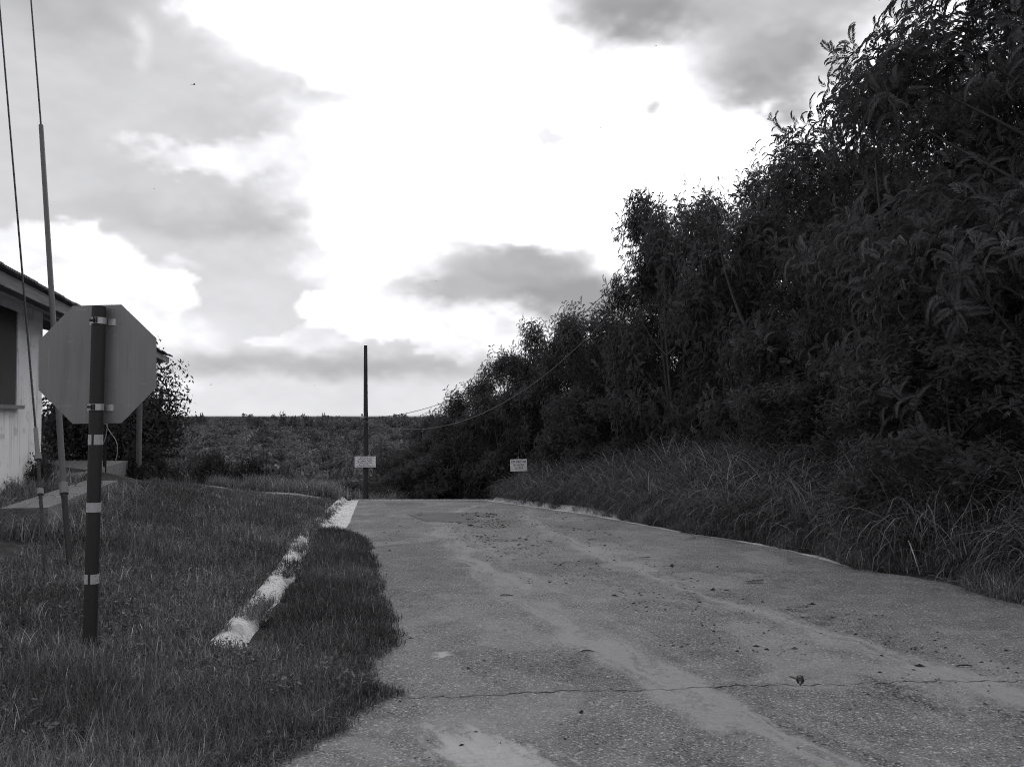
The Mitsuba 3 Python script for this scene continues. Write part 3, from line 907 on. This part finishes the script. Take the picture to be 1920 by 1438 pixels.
front_trees = [
    (7.5, 12.8, 9.0, 2.7, 0, 10, 'tall dark feathery tree leaning over the near bank, its top cut by the frame'),
    (7.2, 17.0, 8.3, 2.0, 1, 80, 'tall feathery tree with a leaf plume reaching above its neighbours on the bank'),
    (6.85, 22.0, 8.4, 2.2, 2, 150, 'feathery tree with a twin pointed top between the two tallest trees and the pole'),
    (6.25, 26.0, 8.6, 2.0, 0, 220, 'broad feathery tree just before the wooden pole on the bank'),
    (5.0, 30.3, 9.1, 1.95, 1, 300, 'feathery tree that hides the upper half of the wooden pole'),
    (2.9, 35.0, 5.9, 1.8, 2, 40, 'medium feathery tree after the pole where the overhead cables enter the leaves'),
    (1.75, 41.0, 6.1, 1.75, 0, 110, 'feathery tree with a small separate tuft on its top, behind the notice board'),
    (-0.1, 43.0, 4.85, 1.9, 1, 190, 'lower rounded feathery tree beside the end of the kerb'),
    (-1.6, 45.0, 3.3, 1.9, 2, 260, 'low feathery tree past the road end, sloping down to the plain'),
    (-3.3, 48.0, 1.9, 1.8, 0, 330, 'lowest feathery tree of the row, under the overhead cables'),
]
for (x, yv, top, rad, var, rot, lab) in front_trees:
    plant_tree(x, yv, top, rad, var, rot, lab, 'feathery trees along the bank')
back = [(10.5, 9.6, 8.8, 2.9), (10.6, 14.6, 9.4, 2.9), (10.2, 19.3, 9.0, 2.8), (9.6, 24.0, 8.8, 2.7), (8.6, 28.6, 8.6, 2.6), (7.6, 33.2, 7.8, 2.4), (6.3, 35.0, 7.7, 2.3), (5.6, 38.2, 6.0, 2.3), (4.0, 41.2, 5.4, 2.3), (2.3, 45.0, 4.6, 2.2), (0.6, 48.8, 3.2, 2.2), (-1.4, 52.0, 1.9, 2.2)]
for i, (x, yv, top, rad) in enumerate(back):
    plant_tree(x, yv, top, rad, (i + 2) % TREES, 47 * i, 'feathery tree mostly hidden behind the front row of the bank', 'feathery trees of the second row')
low = [(5.75, 12.9, 2.9, 1.35, 2, 'low drooping feathery bush overhanging the tall grass near the road'),
       (6.6, 18.6, 3.6, 1.7, 0, 'low feathery bush in the shade under the tall trees'),
       (6.9, 22.6, 3.8, 1.6, 1, 'low feathery bush between the pole and the shaded bank'),
       (3.6, 33.6, 3.4, 1.6, 1, 'low feathery bush beyond the pole above the notice board'),
       (-2.4, 44.0, .6, 1.5, 2, 'dark feathery bush at the road end beside the last kerb'),
       (-4.0, 44.6, .2, 1.5, 0, 'dark feathery bush behind the road end to the side of the lone pole'),
       (-5.2, 47.0, .3, 1.7, 1, 'taller dark bush a little behind the lone pole')]
for i, (x, yv, top, rad, var, lab) in enumerate(low):
    plant_tree(x, yv, top, rad, var, 63 * i + 20, lab, 'feathery bushes', cat_='bush', name='feathery_bush')

# small-leaved crowns: the tree by the porch, shrubs, scrub


def leafy(seed, n, R, H, leaf, clumps=40, squash=1.0, hollow=.5, tone_=0.07, base=.0):
    r = np.random.default_rng(seed)
    u = r.normal(0, 1, (clumps, 3))
    u /= np.linalg.norm(u, axis=1, keepdims=True)
    u[:, 2] = np.abs(u[:, 2]) * 1.0 - .15
    C = u * r.uniform(hollow, 1.0, (clumps, 1)) * [R, R, H * .9]
    C[:, 2] = np.maximum(C[:, 2], .1 * H) + base
    k = r.integers(0, clumps, n)
    p = C[k] + np.clip(r.normal(0, 1, (n, 3)), -1.7, 1.7) * [R * .17, R * .17, H * .13]
    nrm = (p - [0, 0, H * .2]) / [R, R, H] + r.normal(0, .75, (n, 3))
    M = frames(nrm, r.uniform(0, 6.28, n)) * (leaf * r.uniform(.7, 1.35, n))[:, None, None]
    tv = np.array([[-.5, 0, 0], [0, .20, .03], [.5, 0, -.06], [0, -.20, .03]])
    tf = np.array([[0, 1, 2], [0, 2, 3]])
    ct = r.uniform(.75, 1.3, clumps)[k] * r.uniform(.8, 1.25, n) * tone_
    v, f, c = spread(tv, tf, np.ones(4), M, p, ct)
    wood = []
    for c0 in C[:: max(1, clumps // 16)]:
        wood.append(tube(smoothline([(c0[0] * .03, c0[1] * .03, -.4), (c0[0] * .35, c0[1] * .35, c0[2] * .5), c0], 6), np.linspace(.035 * R, .008 * R, 6), 5, caps=False))
    return (v, f, c), cat(wood)


(v, f, c), wood = leafy(71, 30000, 2.3, 4.2, .15, 90, hollow=.3, tone_=.06, base=1.2)
pt0 = np.array([-12.8, 32.5, float(ground_z(-12.8, 32.5))])
scene['porch_tree__crown'] = mikit.ply((v + pt0, f), 'foliage', color=rgbcol(c))
wood.apply_translation(pt0)
scene['porch_tree__trunk'] = mikit.ply(wood, 'bark', smooth=True)
say('porch_tree', 'dark small leaved tree showing behind the octagonal sign and porch', 'tree')

for i, (seed, n, R, H) in enumerate(((81, 3200, 1.0, 1.15), (82, 3200, 1.0, .9), (83, 2600, 1.0, 1.4))):
    (v, f, c), wood = leafy(seed, n, R, H, .13, 30, tone_=.07)
    scene[f'shrub_leaves_{i}'] = {'type': 'shapegroup', 'leaves': mikit.ply((v, f), 'foliage', color=rgbcol(c))}
    scene[f'shrub_stems_{i}'] = {'type': 'shapegroup', 'wood': mikit.ply(wood, 'bark', smooth=True)}


def plant_shrub(x, y, h, rad, var, rot, label, name='shrub', group=None):
    z0 = float(ground_z(x, y)) - .05
    H = (1.15, .9, 1.4)[var] * .82
    M = T().translate([x, y, z0]).rotate([0, 0, 1], rot).scale([rad, rad, h / H])
    key = numbered(name)
    scene[key + '__foliage'] = instance(f'shrub_leaves_{var}', M)
    scene[key + '__stems'] = instance(f'shrub_stems_{var}', M)
    say(key, label, 'shrub', group)


for (x, yv, h, rad, var, lab) in (
        (-10.9, 36.6, 1.55, .95, 0, 'round dark shrub on the edge of the slope beside the sandy path'),
        (-9.6, 37.2, 1.2, 1.0, 1, 'lower spreading shrub between the round shrub and the sandy path'),
        (-12.0, 31.4, 1.0, .75, 2, 'small dark shrub at the foot of the last porch post'),
        (-8.5, 23.3, .75, .75, 1, 'low shrub growing against the end of the porch slab'),
        (-8.5, 39.0, 1.1, 1.1, 2, 'dense shrub just before the slope falls, above the sandy path bend'),
        (-6.6, 41.0, .9, .9, 1, 'low shrub behind the lone pole on the side of the guy wire'),
        (-5.0, 40.6, .95, .75, 0, 'pale low shrub right behind the foot of the lone pole'),
        (-13.5, 36.5, 1.5, 1.1, 2, 'dark shrub beyond the porch at the edge of the plain'),
        (-6.75, 14.3, .65, .28, 2, 'thin weed bush against the corner of the house wall'),
        (-11.6, 34.6, .5, .5, 1, 'tiny shrub in the weeds short of the round shrub')):
    plant_shrub(x, yv, h, rad, var, 50 * yv, lab)

# ---- scrub on the plain
for i in range(4):
    (v, f, c), wood = leafy(90 + i, 2000, 1.0, .95, .17, 24, tone_=(.085, .12, .14, .11)[i])
    scene[f'scrub_{i}'] = {'type': 'shapegroup', 'leaves': mikit.ply((v, f), 'foliage', color=rgbcol(c))}
for i in range(3):
    (v, f, c), wood = leafy(97 + i, 520, 1.0, .95, .28, 18, tone_=(.095, .12, .15)[i])
    scene[f'scrub_far_{i}'] = {'type': 'shapegroup', 'leaves': mikit.ply((v, f), 'foliage', color=rgbcol(c))}

r = np.random.default_rng(5)
pts = []
while len(pts) < 235:
    yv = 43 + 62 * r.random() ** 1.2
    xv = r.uniform(-.55, .12) * yv
    if xv > -3.5 and yv < 52:
        continue
    if all((xv - a) ** 2 + (yv - b) ** 2 > (.95 + .010 * yv) ** 2 for a, b in pts):
        pts.append((xv, yv))
    elif r.random() < .003:
        pts.append((xv, yv))
for k, (xv, yv) in enumerate(pts):
    z0 = float(ground_z(xv, yv))
    rad = r.uniform(1.0, 2.3)
    top = min(r.uniform(1.7, 3.2), -1.15 + r.uniform(-.7, .5) - z0 + .3) if yv < 60 else r.uniform(1.9, 3.1)
    M = T().translate([xv, yv, z0 - .1]).rotate([0, 0, 1], r.uniform(0, 360)).scale([rad, rad, max(1.0, top)])
    key = numbered('scrub_bush')
    scene[key] = instance(f'scrub_{k % 4}', M)
    say(key, 'rounded bush of the dense scrub on the plain below the road end', 'bush', 'bushes of the scrub plain')

r = np.random.default_rng(6)
n = 0
for yv0 in np.exp(np.linspace(math.log(95), math.log(2400), 62)):
    sp = 1.9 + min(yv0, 640) * .0062 + max(0, yv0 - 640) * .009
    for xv in np.arange(-.72 * yv0, .42 * yv0, sp * 1.12):
        xx, yy = xv + r.normal(0, sp * .35), yv0 * (1 + r.normal(0, .012))
        rad = sp * r.uniform(.5, 1.25)
        hh = r.uniform(1.8, 3.2) + (r.uniform(.2, 2.2) if yv0 > 480 else .002 * yv0)
        if 540 < yv0 < 900 and r.random() < .14:
            hh += r.uniform(1.0, 4.5)
            rad *= r.uniform(.45, .9)
        if yv0 > 480:
            hh += 2.4 * max(0.0, float(meshkit.fbm(np.array([xx * .035, yy * .02, 0.0]), 3, 3)) - .5) * 2.5
        z0 = float(ground_z(xx, yy)) - .2
        n += 1
        scene[f'far_scrub__{n:04d}'] = instance(f'scrub_far_{n % 3}', T().translate([xx, yy, z0]).rotate([0, 0, 1], r.uniform(0, 360)).scale([rad, rad, hh]))
q = 0
while q < 330:                # looser, taller trees along the skyline of the plain
    yy = r.uniform(430, 640)
    xx = r.uniform(-.62, .30) * yy
    if float(meshkit.fbm(np.array([xx * .03, 5.0, 0.0]), 3, 31)) < r.uniform(.38, .62):
        continue
    q += 1
    n += 1
    top = 4.2 + float(ground_z(xx, yy)) * -0.35 + r.gamma(2.0, .75)
    rad = r.uniform(2.5, 7.0)
    scene[f'far_scrub__{n:04d}'] = instance(f'scrub_far_{n % 3}', T().translate([xx, yy, float(ground_z(xx, yy)) - .2]).rotate([0, 0, 1], r.uniform(0, 360)).scale([rad, rad, top]))
say('far_scrub', 'dense scrub woodland covering the plain to the horizon', 'scrub', kind='stuff')

# ---- grasses


def blade(n, h, lean, width, curl, twist=0.0):
    """One arching blade: n segments, root at the origin, leaning to +x."""
    t = np.linspace(0, 1, n + 1)
    ang = lean + curl * t ** 1.4
    ds = h / n
    x = np.r_[0, np.cumsum(np.sin(ang[:-1]) * ds)]
    z = np.r_[0, np.cumsum(np.cos(ang[:-1]) * ds)]
    w = width * np.clip(1.1 - t ** 1.6 * 1.1, 0.02, 1)
    v = np.stack([np.stack([x, -w / 2, z], 1), np.stack([x, w / 2, z], 1)], 1).reshape(-1, 3)
    i = np.arange(n)
    f = np.vstack([np.stack([2 * i, 2 * i + 1, 2 * i + 3], 1), np.stack([2 * i, 2 * i + 3, 2 * i + 2], 1)])
    return v, f


def tussock(seed, n, h, spreadr, width, curl, tone_, seg=6, lean=.35):
    r = np.random.default_rng(seed)
    vs, fs, cs, n0 = [], [], [], 0
    for k in range(n):
        v, f = blade(seg, h * r.uniform(.55, 1.15), abs(r.normal(0, lean)), width * r.uniform(.7, 1.3), curl * r.uniform(.7, 1.6))
        a = r.uniform(0, 6.283)
        v = v + [0, 0, 0]
        R_ = np.array([[math.cos(a), -math.sin(a), 0], [math.sin(a), math.cos(a), 0], [0, 0, 1]])
        v = v @ R_.T + np.r_[r.normal(0, spreadr, 2), 0]
        vs.append(v); fs.append(f + n0); cs.append(np.full(len(v), tone_ * math.exp(r.normal(-.15, .5))))
        n0 += len(v)
    return np.vstack(vs), np.vstack(fs), np.concatenate(cs)


for i in range(5):
    v, f, c = tussock(200 + i, 62, 1.35, .15, .019, 2.2, (.10, .13, .16, .19, .23)[i], 6, .5)
    scene[f'tall_tussock_{i}'] = {'type': 'shapegroup', 'blades': mikit.ply((v, f), 'foliage', color=rgbcol(c))}
r = np.random.default_rng(8)
n = 0
for _ in range(26000):
    yv = r.uniform(5.5, 40)
    e = r.uniform(.05, 6.2)
    if n >= 3000:
        break
    xv = float(road_right(yv)) + .40 + e
    if xv > 13 or (yv < 8 and xv > 11):
        continue
    if r.random() < .35 * (e > 3.5):
        continue
    z0 = float(ground_z(xv, yv))
    s = r.uniform(.6, 1.05) * np.interp(e, [0, .5, 2, 4, 6], [.66, .95, 1.2, 1.2, 1.0])
    n += 1
    M = T().translate([xv, yv, z0 - .03]).rotate([0, 1, 0], r.normal(-6, 6)).rotate([0, 0, 1], r.uniform(0, 360)).scale([s * 1.1, s * 1.1, s])
    scene[f'tall_grass__{n:04d}'] = instance(f'tall_tussock_{n % 5}', M)
say('tall_grass', 'tall arching wild grass covering the bank beside the road', 'grass', kind='stuff')

# weeds beyond the lawn
for i in range(3):
    v, f, c = tussock(230 + i, 46, .62, .12, .014, 1.1, .25, 4, .30)
    (lv, lf, lc), _ = leafy(240 + i, 60, .22, .55, .06, 10, tone_=.22)
    scene[f'weed_{i}'] = {'type': 'shapegroup', 'blades': mikit.ply((np.vstack([v, lv]), np.vstack([f, lf + len(v)])), 'foliage', color=rgbcol(np.r_[c, lc]))}
r = np.random.default_rng(9)
n = 0
while n < 1500:
    yv, xv = r.uniform(29.5, 43), r.uniform(-17, -4.6)
    kb = float(kerb_back(yv))
    if xv > kb - .1 and yv < 38.8:
        continue
    if yv < 33.6 - .12 * (xv + 6.5) * (1 if xv < -6.5 else 0) + r.normal(0, .25):
        continue
    if (xv - -9.1) ** 2 < 12 and abs(yv - np.interp(xv, [-12.6, -11, -9.7, -8.6, -7.4, -6.3], [36.2, 35, 33.2, 32.6, 33, 33.2])) < .5:
        continue
    n += 1
    s = r.uniform(.5, 1.2) * (1.15 if xv > -9 else .8)
    scene[f'roadside_weeds__{n:04d}'] = instance(f'weed_{n % 3}', T().translate([xv, yv, float(ground_z(xv, yv)) - .03]).rotate([0, 0, 1], r.uniform(0, 360)).scale([s, s, s]))
for _ in range(160):          # along the house wall and slabs
    s, o = r.uniform(-4.5, 1.2), r.uniform(.06, 1.6)
    if s > -4.05 and o > .40:
        o = r.uniform(.06, .38) if r.random() < .6 else r.uniform(1.0, 1.4)
    p = wpt(s, o)
    n += 1
    q = r.uniform(.25, .75)
    scene[f'roadside_weeds__{n:04d}'] = instance(f'weed_{n % 3}', T().translate([p[0], p[1], float(ground_z(p[0], p[1])) - .03]).rotate([0, 0, 1], r.uniform(0, 360)).scale([q, q, q]))
for _ in range(70):           # rough tufts in the lawn
    yq = 5.0 * 5.0 ** r.random()
    xq = float(kerb_back(yq)) - r.uniform(.2, 3.6)
    if xq < -7.0 - .228 * (yq - 15) + 1.2:
        continue
    n += 1
    q = r.uniform(.18, .42)
    scene[f'roadside_weeds__{n:04d}'] = instance(f'weed_{n % 3}', T().translate([xq, yq, float(ground_z(xq, yq)) - .02]).rotate([0, 0, 1], r.uniform(0, 360)).scale([q, q, q]))
say('roadside_weeds', 'pale leafy weeds and rough grass along the footpath and house', 'weeds', kind='stuff')


def turf(seed, x, y, h, width, tone_, seg=2, zoff=0.0, zfun=ground_z):
    """Single blades standing at the points x, y."""
    r = np.random.default_rng(seed)
    n = len(x)
    parts = []
    nv = 6
    which = r.integers(0, nv, n)
    z = zfun(x, y) - .006 + zoff
    patchy = np.clip(1.0 + 1.4 * (meshkit.fbm(np.stack([x * 1.1, y * .9, 0 * x], 1), 4, seed) - .5), .6, 1.6)
    for k in range(nv):
        tv, tf = blade(seg, 1.0, .18 + .18 * k, 1.0, .60 + .36 * k)
        s = which == k
        m = s.sum()
        a = r.uniform(0, 6.283, m)
        hh = (h[s] if isinstance(h, np.ndarray) else h) * r.uniform(.5, 1.3, m)
        ww = (width[s] if isinstance(width, np.ndarray) else width) * r.uniform(.7, 1.3, m)
        c_, s_ = np.cos(a), np.sin(a)
        M = np.zeros((m, 3, 3))
        M[:, 0, 0], M[:, 0, 1] = c_ * hh, -s_ * ww
        M[:, 1, 0], M[:, 1, 1] = s_ * hh, c_ * ww
        M[:, 2, 2] = hh
        dry = np.where(r.random(m) < .06, 2.4, 1.0)
        parts.append(spread(tv, tf, np.ones(len(tv)), M, np.stack([x[s], y[s], z[s]], 1), tone_ * np.exp(r.normal(-.12, .45, m)) * dry * patchy[s]))
    n0 = np.cumsum([0] + [len(p[0]) for p in parts])
    return np.vstack([p[0] for p in parts]), np.vstack([p[1] + o for p, o in zip(parts, n0)]), np.concatenate([p[2] for p in parts])


def lawn_points(r, n, y0, y1):
    """More points near the camera; only where the lawn is."""
    yv = y0 * (y1 / y0) ** r.random(n)
    xv = yv * r.uniform(-.66, .02, n)
    kb = np.where(yv > 7.02, kerb_back(yv) + .03 + .25 * sst(.50, .555, meshkit.fbm(np.stack([yv * 1.3, 0 * yv, 0 * yv], 1), 3, 19)) + .05 * np.sin(yv * 7.7), verge_edge(yv) - .05)
    hx = -7.02 - .228 * (yv - 15) + 1.1
    px = np.interp(xv, [-12.6, -11, -9.7, -8.6, -7.4, -6.3], [36.2, 35, 33.2, 32.6, 33, 33.2])
    ok = (np.abs(yv - px) > .5) & (xv < kb) & (xv > np.where((yv > 9.5) & (yv < 27.5), hx - .1, -99))
    return xv[ok], yv[ok]


r = np.random.default_rng(11)
xv, yv = lawn_points(r, 360000, 4.2, 34)
keep = ~((np.abs(yv - 4.9) < .22) & (xv < -2.0) & (r.random(len(xv)) < .5))
xv, yv = xv[keep], yv[keep]
hgt = np.interp(yv, [4, 8, 15, 26, 31, 36], [.095, .095, .13, .15, .09, .09]) * (.35 + 1.5 * meshkit.fbm(np.stack([xv * 1.1, yv * 1.1, 0 * xv], 1), 3, 77))
wid = np.interp(yv, [4, 8, 15, 36], [.0042, .0055, .009, .018])
def lawn_base(a, b):
    on_kerb = (a > kerb_back(b) - .02) & (a < kerb_back(b) + .3) & (b > 7.02)
    return np.where(on_kerb, road_z(b) + .11, ground_z(a, b))


v, f, c = turf(12, xv, yv, hgt * 1.15, wid, .168, zfun=lawn_base)
put('lawn_grass', (v, f), 'foliage', color=rgbcol(c))
say('lawn_grass', 'short rough lawn grass sloping up from the kerb to the house', 'grass', kind='stuff')

xv, yv = lawn_points(r, 60000, 4.4, 30)
q = meshkit.fbm(np.stack([xv * 2.2, yv * 1.8, 0 * xv], 1), 3, 55)
xv, yv = xv[q > .60], yv[q > .60]
m = len(xv)
nrm = np.stack([r.normal(0, .5, m), r.normal(0, .5, m), np.ones(m)], 1)
M = frames(nrm, r.uniform(0, 6.28, m)) * (np.interp(yv, [4, 30], [.026, .06]) * r.uniform(.6, 1.5, m))[:, None, None]
v, f, c = spread(np.array([[-.5, 0, 0], [0, .27, .05], [.5, 0, -.08], [0, -.27, .05]]), np.array([[0, 1, 2], [0, 2, 3]]), np.ones(4), M, np.stack([xv, yv, lawn_base(xv, yv) + r.uniform(.02, .10, m)], 1), .13 * np.exp(r.normal(0, .35, m)))
put('lawn_weeds', (v, f), 'foliage', color=rgbcol(c))
say('lawn_weeds', 'small broad leaved weeds growing in patches through the lawn', 'weeds', kind='stuff')

yv = 4.3 * (17.2 / 4.3) ** r.random(110000)
e0 = verge_edge(yv)
k0 = np.where(yv > 7.02, kerb_back(yv) + .29 + .06 * np.sin(yv * 4.3) + .05 * np.sin(yv * 9.7), e0 - .75)
xv = k0 + (e0 - k0) * r.random(len(yv)) ** .9 + r.normal(0, .05, len(yv))
ok = (xv < e0 + .10) & (xv > k0 - .02)
xv, yv, e0 = xv[ok], yv[ok], e0[ok]
hgt = np.interp(yv, [4, 17], [.085, .16]) * np.interp(e0 - xv, [0, .25], [.55, 1.1])
v, f, c = turf(13, xv, yv, hgt, np.interp(yv, [4, 17], [.0045, .010]), .115, zfun=lambda a, b: road_z(b) + .015)
put('verge_grass', (v, f), 'foliage', color=rgbcol(c))
say('verge_grass', 'darker lush grass creeping from the gutter onto the asphalt', 'grass', kind='stuff')

# low grass at the foot of the bank
yv = r.uniform(6, 39, 60000)
xv = road_right(yv) + np.interp(yv, [6, 12, 12.6, 22, 26, 39], [-.03, -.03, .06, .12, .50, .50]) + np.abs(r.normal(0, .38, len(yv))) + .16 * (meshkit.fbm(np.stack([yv * .9, 0 * yv, 0 * yv], 1), 3, 23) - .5) * 2
v, f, c = turf(14, xv, yv, .24, np.interp(yv, [6, 38], [.007, .016]), .14, zfun=lambda a, b: np.maximum(ground_z(a, b), road_z(b) + np.where((b > 11.9) & (a > road_right(b) + .30) & (a < road_right(b) + .6), .10, 0)))
put('bank_grass', (v, f), 'foliage', color=rgbcol(c))
say('bank_grass', 'low grass spilling over the kerb at the foot of the bank', 'grass', kind='stuff')

# ------------------------------------------------------------------ litter on the road
r = np.random.default_rng(21)
n = 4200
yv = 5.0 + 22 * r.random(n) ** 1.1
side = r.random(n)
tx = 3.28 - .40 * yv + .0082 * yv ** 2
xv = tx + np.where(side < .55, r.normal(.95, .38, n), np.where(side < .8, r.normal(2.35, .35, n), r.uniform(-2.0, 3.4, n)))
clus = meshkit.fbm(np.stack([xv * 1.5, yv * .8, 0 * xv], 1), 3, 5)
ok = (xv > verge_edge(np.minimum(yv, 17.3)) + .05) & (xv < road_right(yv) - .05) & (clus > .45)
xv, yv = xv[ok], yv[ok]
n = len(xv)
tv = np.array([[-.5, 0, 0], [-.1, .22, .12], [.5, 0, .05], [-.05, -.2, .02], [0, .02, .22]])
tf = np.array([[0, 4, 1], [1, 4, 2], [2, 4, 3], [3, 4, 0]])
a = r.uniform(0, 6.28, n)
s = .023 * np.exp(r.normal(0, .5, n)) * np.interp(yv, [5, 25], [.8, 1.6])
M = np.zeros((n, 3, 3))
M[:, 0, 0], M[:, 0, 1], M[:, 1, 0], M[:, 1, 1], M[:, 2, 2] = np.cos(a) * s, -np.sin(a) * s, np.sin(a) * s, np.cos(a) * s, s
v, f, c = spread(tv, tf, np.ones(5), M, np.stack([xv, yv, road_z(yv) + .001], 1), np.where(r.random(n) < .12, .30, .045))
put('leaf_litter', (v, f), 'foliage', color=rgbcol(c))
say('leaf_litter', 'scattered dark dry leaf bits strewn along the tyre tracks', 'litter', kind='stuff')

for (x, yv, L, ang, lab) in ((1.28, 16.1, .075, 10, 'short dark stick lying on the middle of the road'), (-.05, 10.0, .07, -15, 'thin twig lying beside the pale tyre track'), (.55, 7.42, .045, 0, 'straight twig lying across the pale tyre track'), (3.1, 6.95, .06, 5, 'dark twig lying by the open road joint')):
    z = float(road_z(yv)) + .008
    ca, sa = math.cos(math.radians(ang)), math.sin(math.radians(ang))
    q = [(x - L * ca, yv - L * sa, z), (x, yv + .012, z + .004), (x + L * ca, yv + L * sa, z)]
    key = put('twig', tube(smoothline(q, 8), [.003, .005, .0055, .005, .006, .005, .004, .003], 6), 'timber', smooth=True)
    say(key, lab, 'twig', 'twigs on the road')
lt = leaf_template(10, .12, 9)
for (x, yv, L, ang, lab) in ((2.62, 10.9, .32, 5, 'fallen feathery leaf lying alone on the bank side of the road'), (1.73, 13.2, .26, -10, 'small fallen feathery leaf lying short of the dark stick'), (2.9, 16.2, .24, 20, 'fallen leaf lying close to the grassy bank kerb')):
    m = trimesh.Trimesh(lt[0] * [L, L * .8, L * .35], lt[1], process=False)
    m.apply_transform(trimesh.transformations.rotation_matrix(math.radians(ang), [0, 0, 1]))
    m.apply_translation((x - L / 2, yv, float(road_z(yv)) + .01 - m.bounds[0][2]))
    key = numbered('fallen_leaf')
    scene[key] = mikit.ply(m, 'foliage', color=rgbcol(np.full(len(m.vertices), .05)))
    say(key, lab, 'leaf', 'fallen leaves on the road')
# dry stalks at the edge under the bank
st = []
for _ in range(46):
    yv = r.uniform(9.6, 11.2)
    x = float(road_right(yv)) + r.normal(.05, .06)
    a = r.uniform(0, 6.28)
    L = r.uniform(.06, .22)
    z = float(road_z(yv)) + r.uniform(.01, .05)
    st.append(tube([(x, yv, z), (x + L * math.cos(a) / 2, yv + L * math.sin(a) / 2, z + .01), (x + L * math.cos(a), yv + L * math.sin(a), z - .004)], .0022, 4))
put('dry_stalks', cat(st), 'cable_grey')
say('dry_stalks', 'pale dry grass stalks lying on the road edge under the bank', 'stalks', kind='stuff')

# ------------------------------------------------------------------ insects in the air


def dragonfly(key, c, size, yaw, label, fat=1.0):
    s = size
    body = tube(smoothline([(-.5, 0, 0), (-.1, 0, .02), (.15, 0, .04), (.32, 0, .03), (.42, 0, .02)], 12), np.array([.015, .02, .022, .022, .025, .035, .06, .075, .07, .06, .07, .03]) * fat, 8)
    M = trimesh.transformations.rotation_matrix(yaw, [0, 0, 1])
    M[:3, :3] *= s
    M[:3, 3] = c
    body.apply_transform(M)
    scene[key + '__body'] = mikit.ply(body, 'insect_black', smooth=True)
    k = 0
    for sx, L in ((.22, .48), (.10, .45)):
        for sg in (-1, 1):
            t = np.linspace(0, 1, 9)
            w = .055 * min(fat, 2) * np.sin(np.pi * np.clip(t * .9 + .08, 0, 1)) ** .6
            top = np.stack([sx + w, sg * L * t, .05 + .10 * t], 1)
            bot = np.stack([sx - w, sg * L * t, .05 + .10 * t], 1)
            P = np.concatenate([top, bot, top + [0, 0, -.008], bot + [0, 0, -.008]])
            f = np.vstack([grid_faces(2, 9), grid_faces(2, 9)[:, ::-1] + 18])
            wing = trimesh.Trimesh(P, np.vstack([f[:, [0, 1, 2]], f[:, [0, 2, 3]]]), process=False)
            wing.apply_transform(M)
            nm = key + '__wing' + (f'_{k:03d}' if k else '')
            scene[nm] = mikit.ply(wing, 'insect_black')
            k += 1
    say(key, label, 'insect', 'insects in the air')


flies = [((-4.17, 13.0, 5.93), .075, .6, 'dark dragonfly high in the grey cloud between the stay wire and the bright bank'),
         ((1.24, 13.9, 5.62), .05, 2.0, 'small dark dragonfly in the middle of the bright white cloud'),
         ((-5.6, 15.6, 5.15), .04, 1.0, 'tiny dark dragonfly above the wispy cloud on the stay wire side'),
         ((-5.7, 19.0, 2.2), .06, .3, 'tiny dragonfly in the pale sky just beyond the porch tree'),
         ((-3.9, 19.8, 2.22), .04, 1.4, 'speck of a dragonfly in the low grey cloud left of the lone pole'),
         ((-1.1, 14.6, 3.57), .035, 2.6, 'speck of a dragonfly at the tip of the dark middle cloud'),
         ((-.43, 18.0, 3.73), .035, 2.1, 'speck of a dragonfly on the dark middle cloud itself'),
         ((1.88, 13.0, 6.44), .035, .2, 'tiny dragonfly at the lower rim of the topmost grey cloud'),
         ((4.25, 13.0, 6.30), .04, 1.1, 'tiny dragonfly on the grey cloud above the tallest trees'),
         ((1.35, 4.75, 0.36), .11, 1.3, 'dark insect hovering low over the road joint, larger than all others')]
for i, (c, s, yw, lab) in enumerate(flies):
    dragonfly(numbered('dragonfly'), c, s, yw, lab, 2.4 if s > .08 else 1.0)

for key in list(scene):         # lettering too small to pick apart letter by letter
    if '__lettering' in key:
        labels[key] = {'kind': 'stuff'}
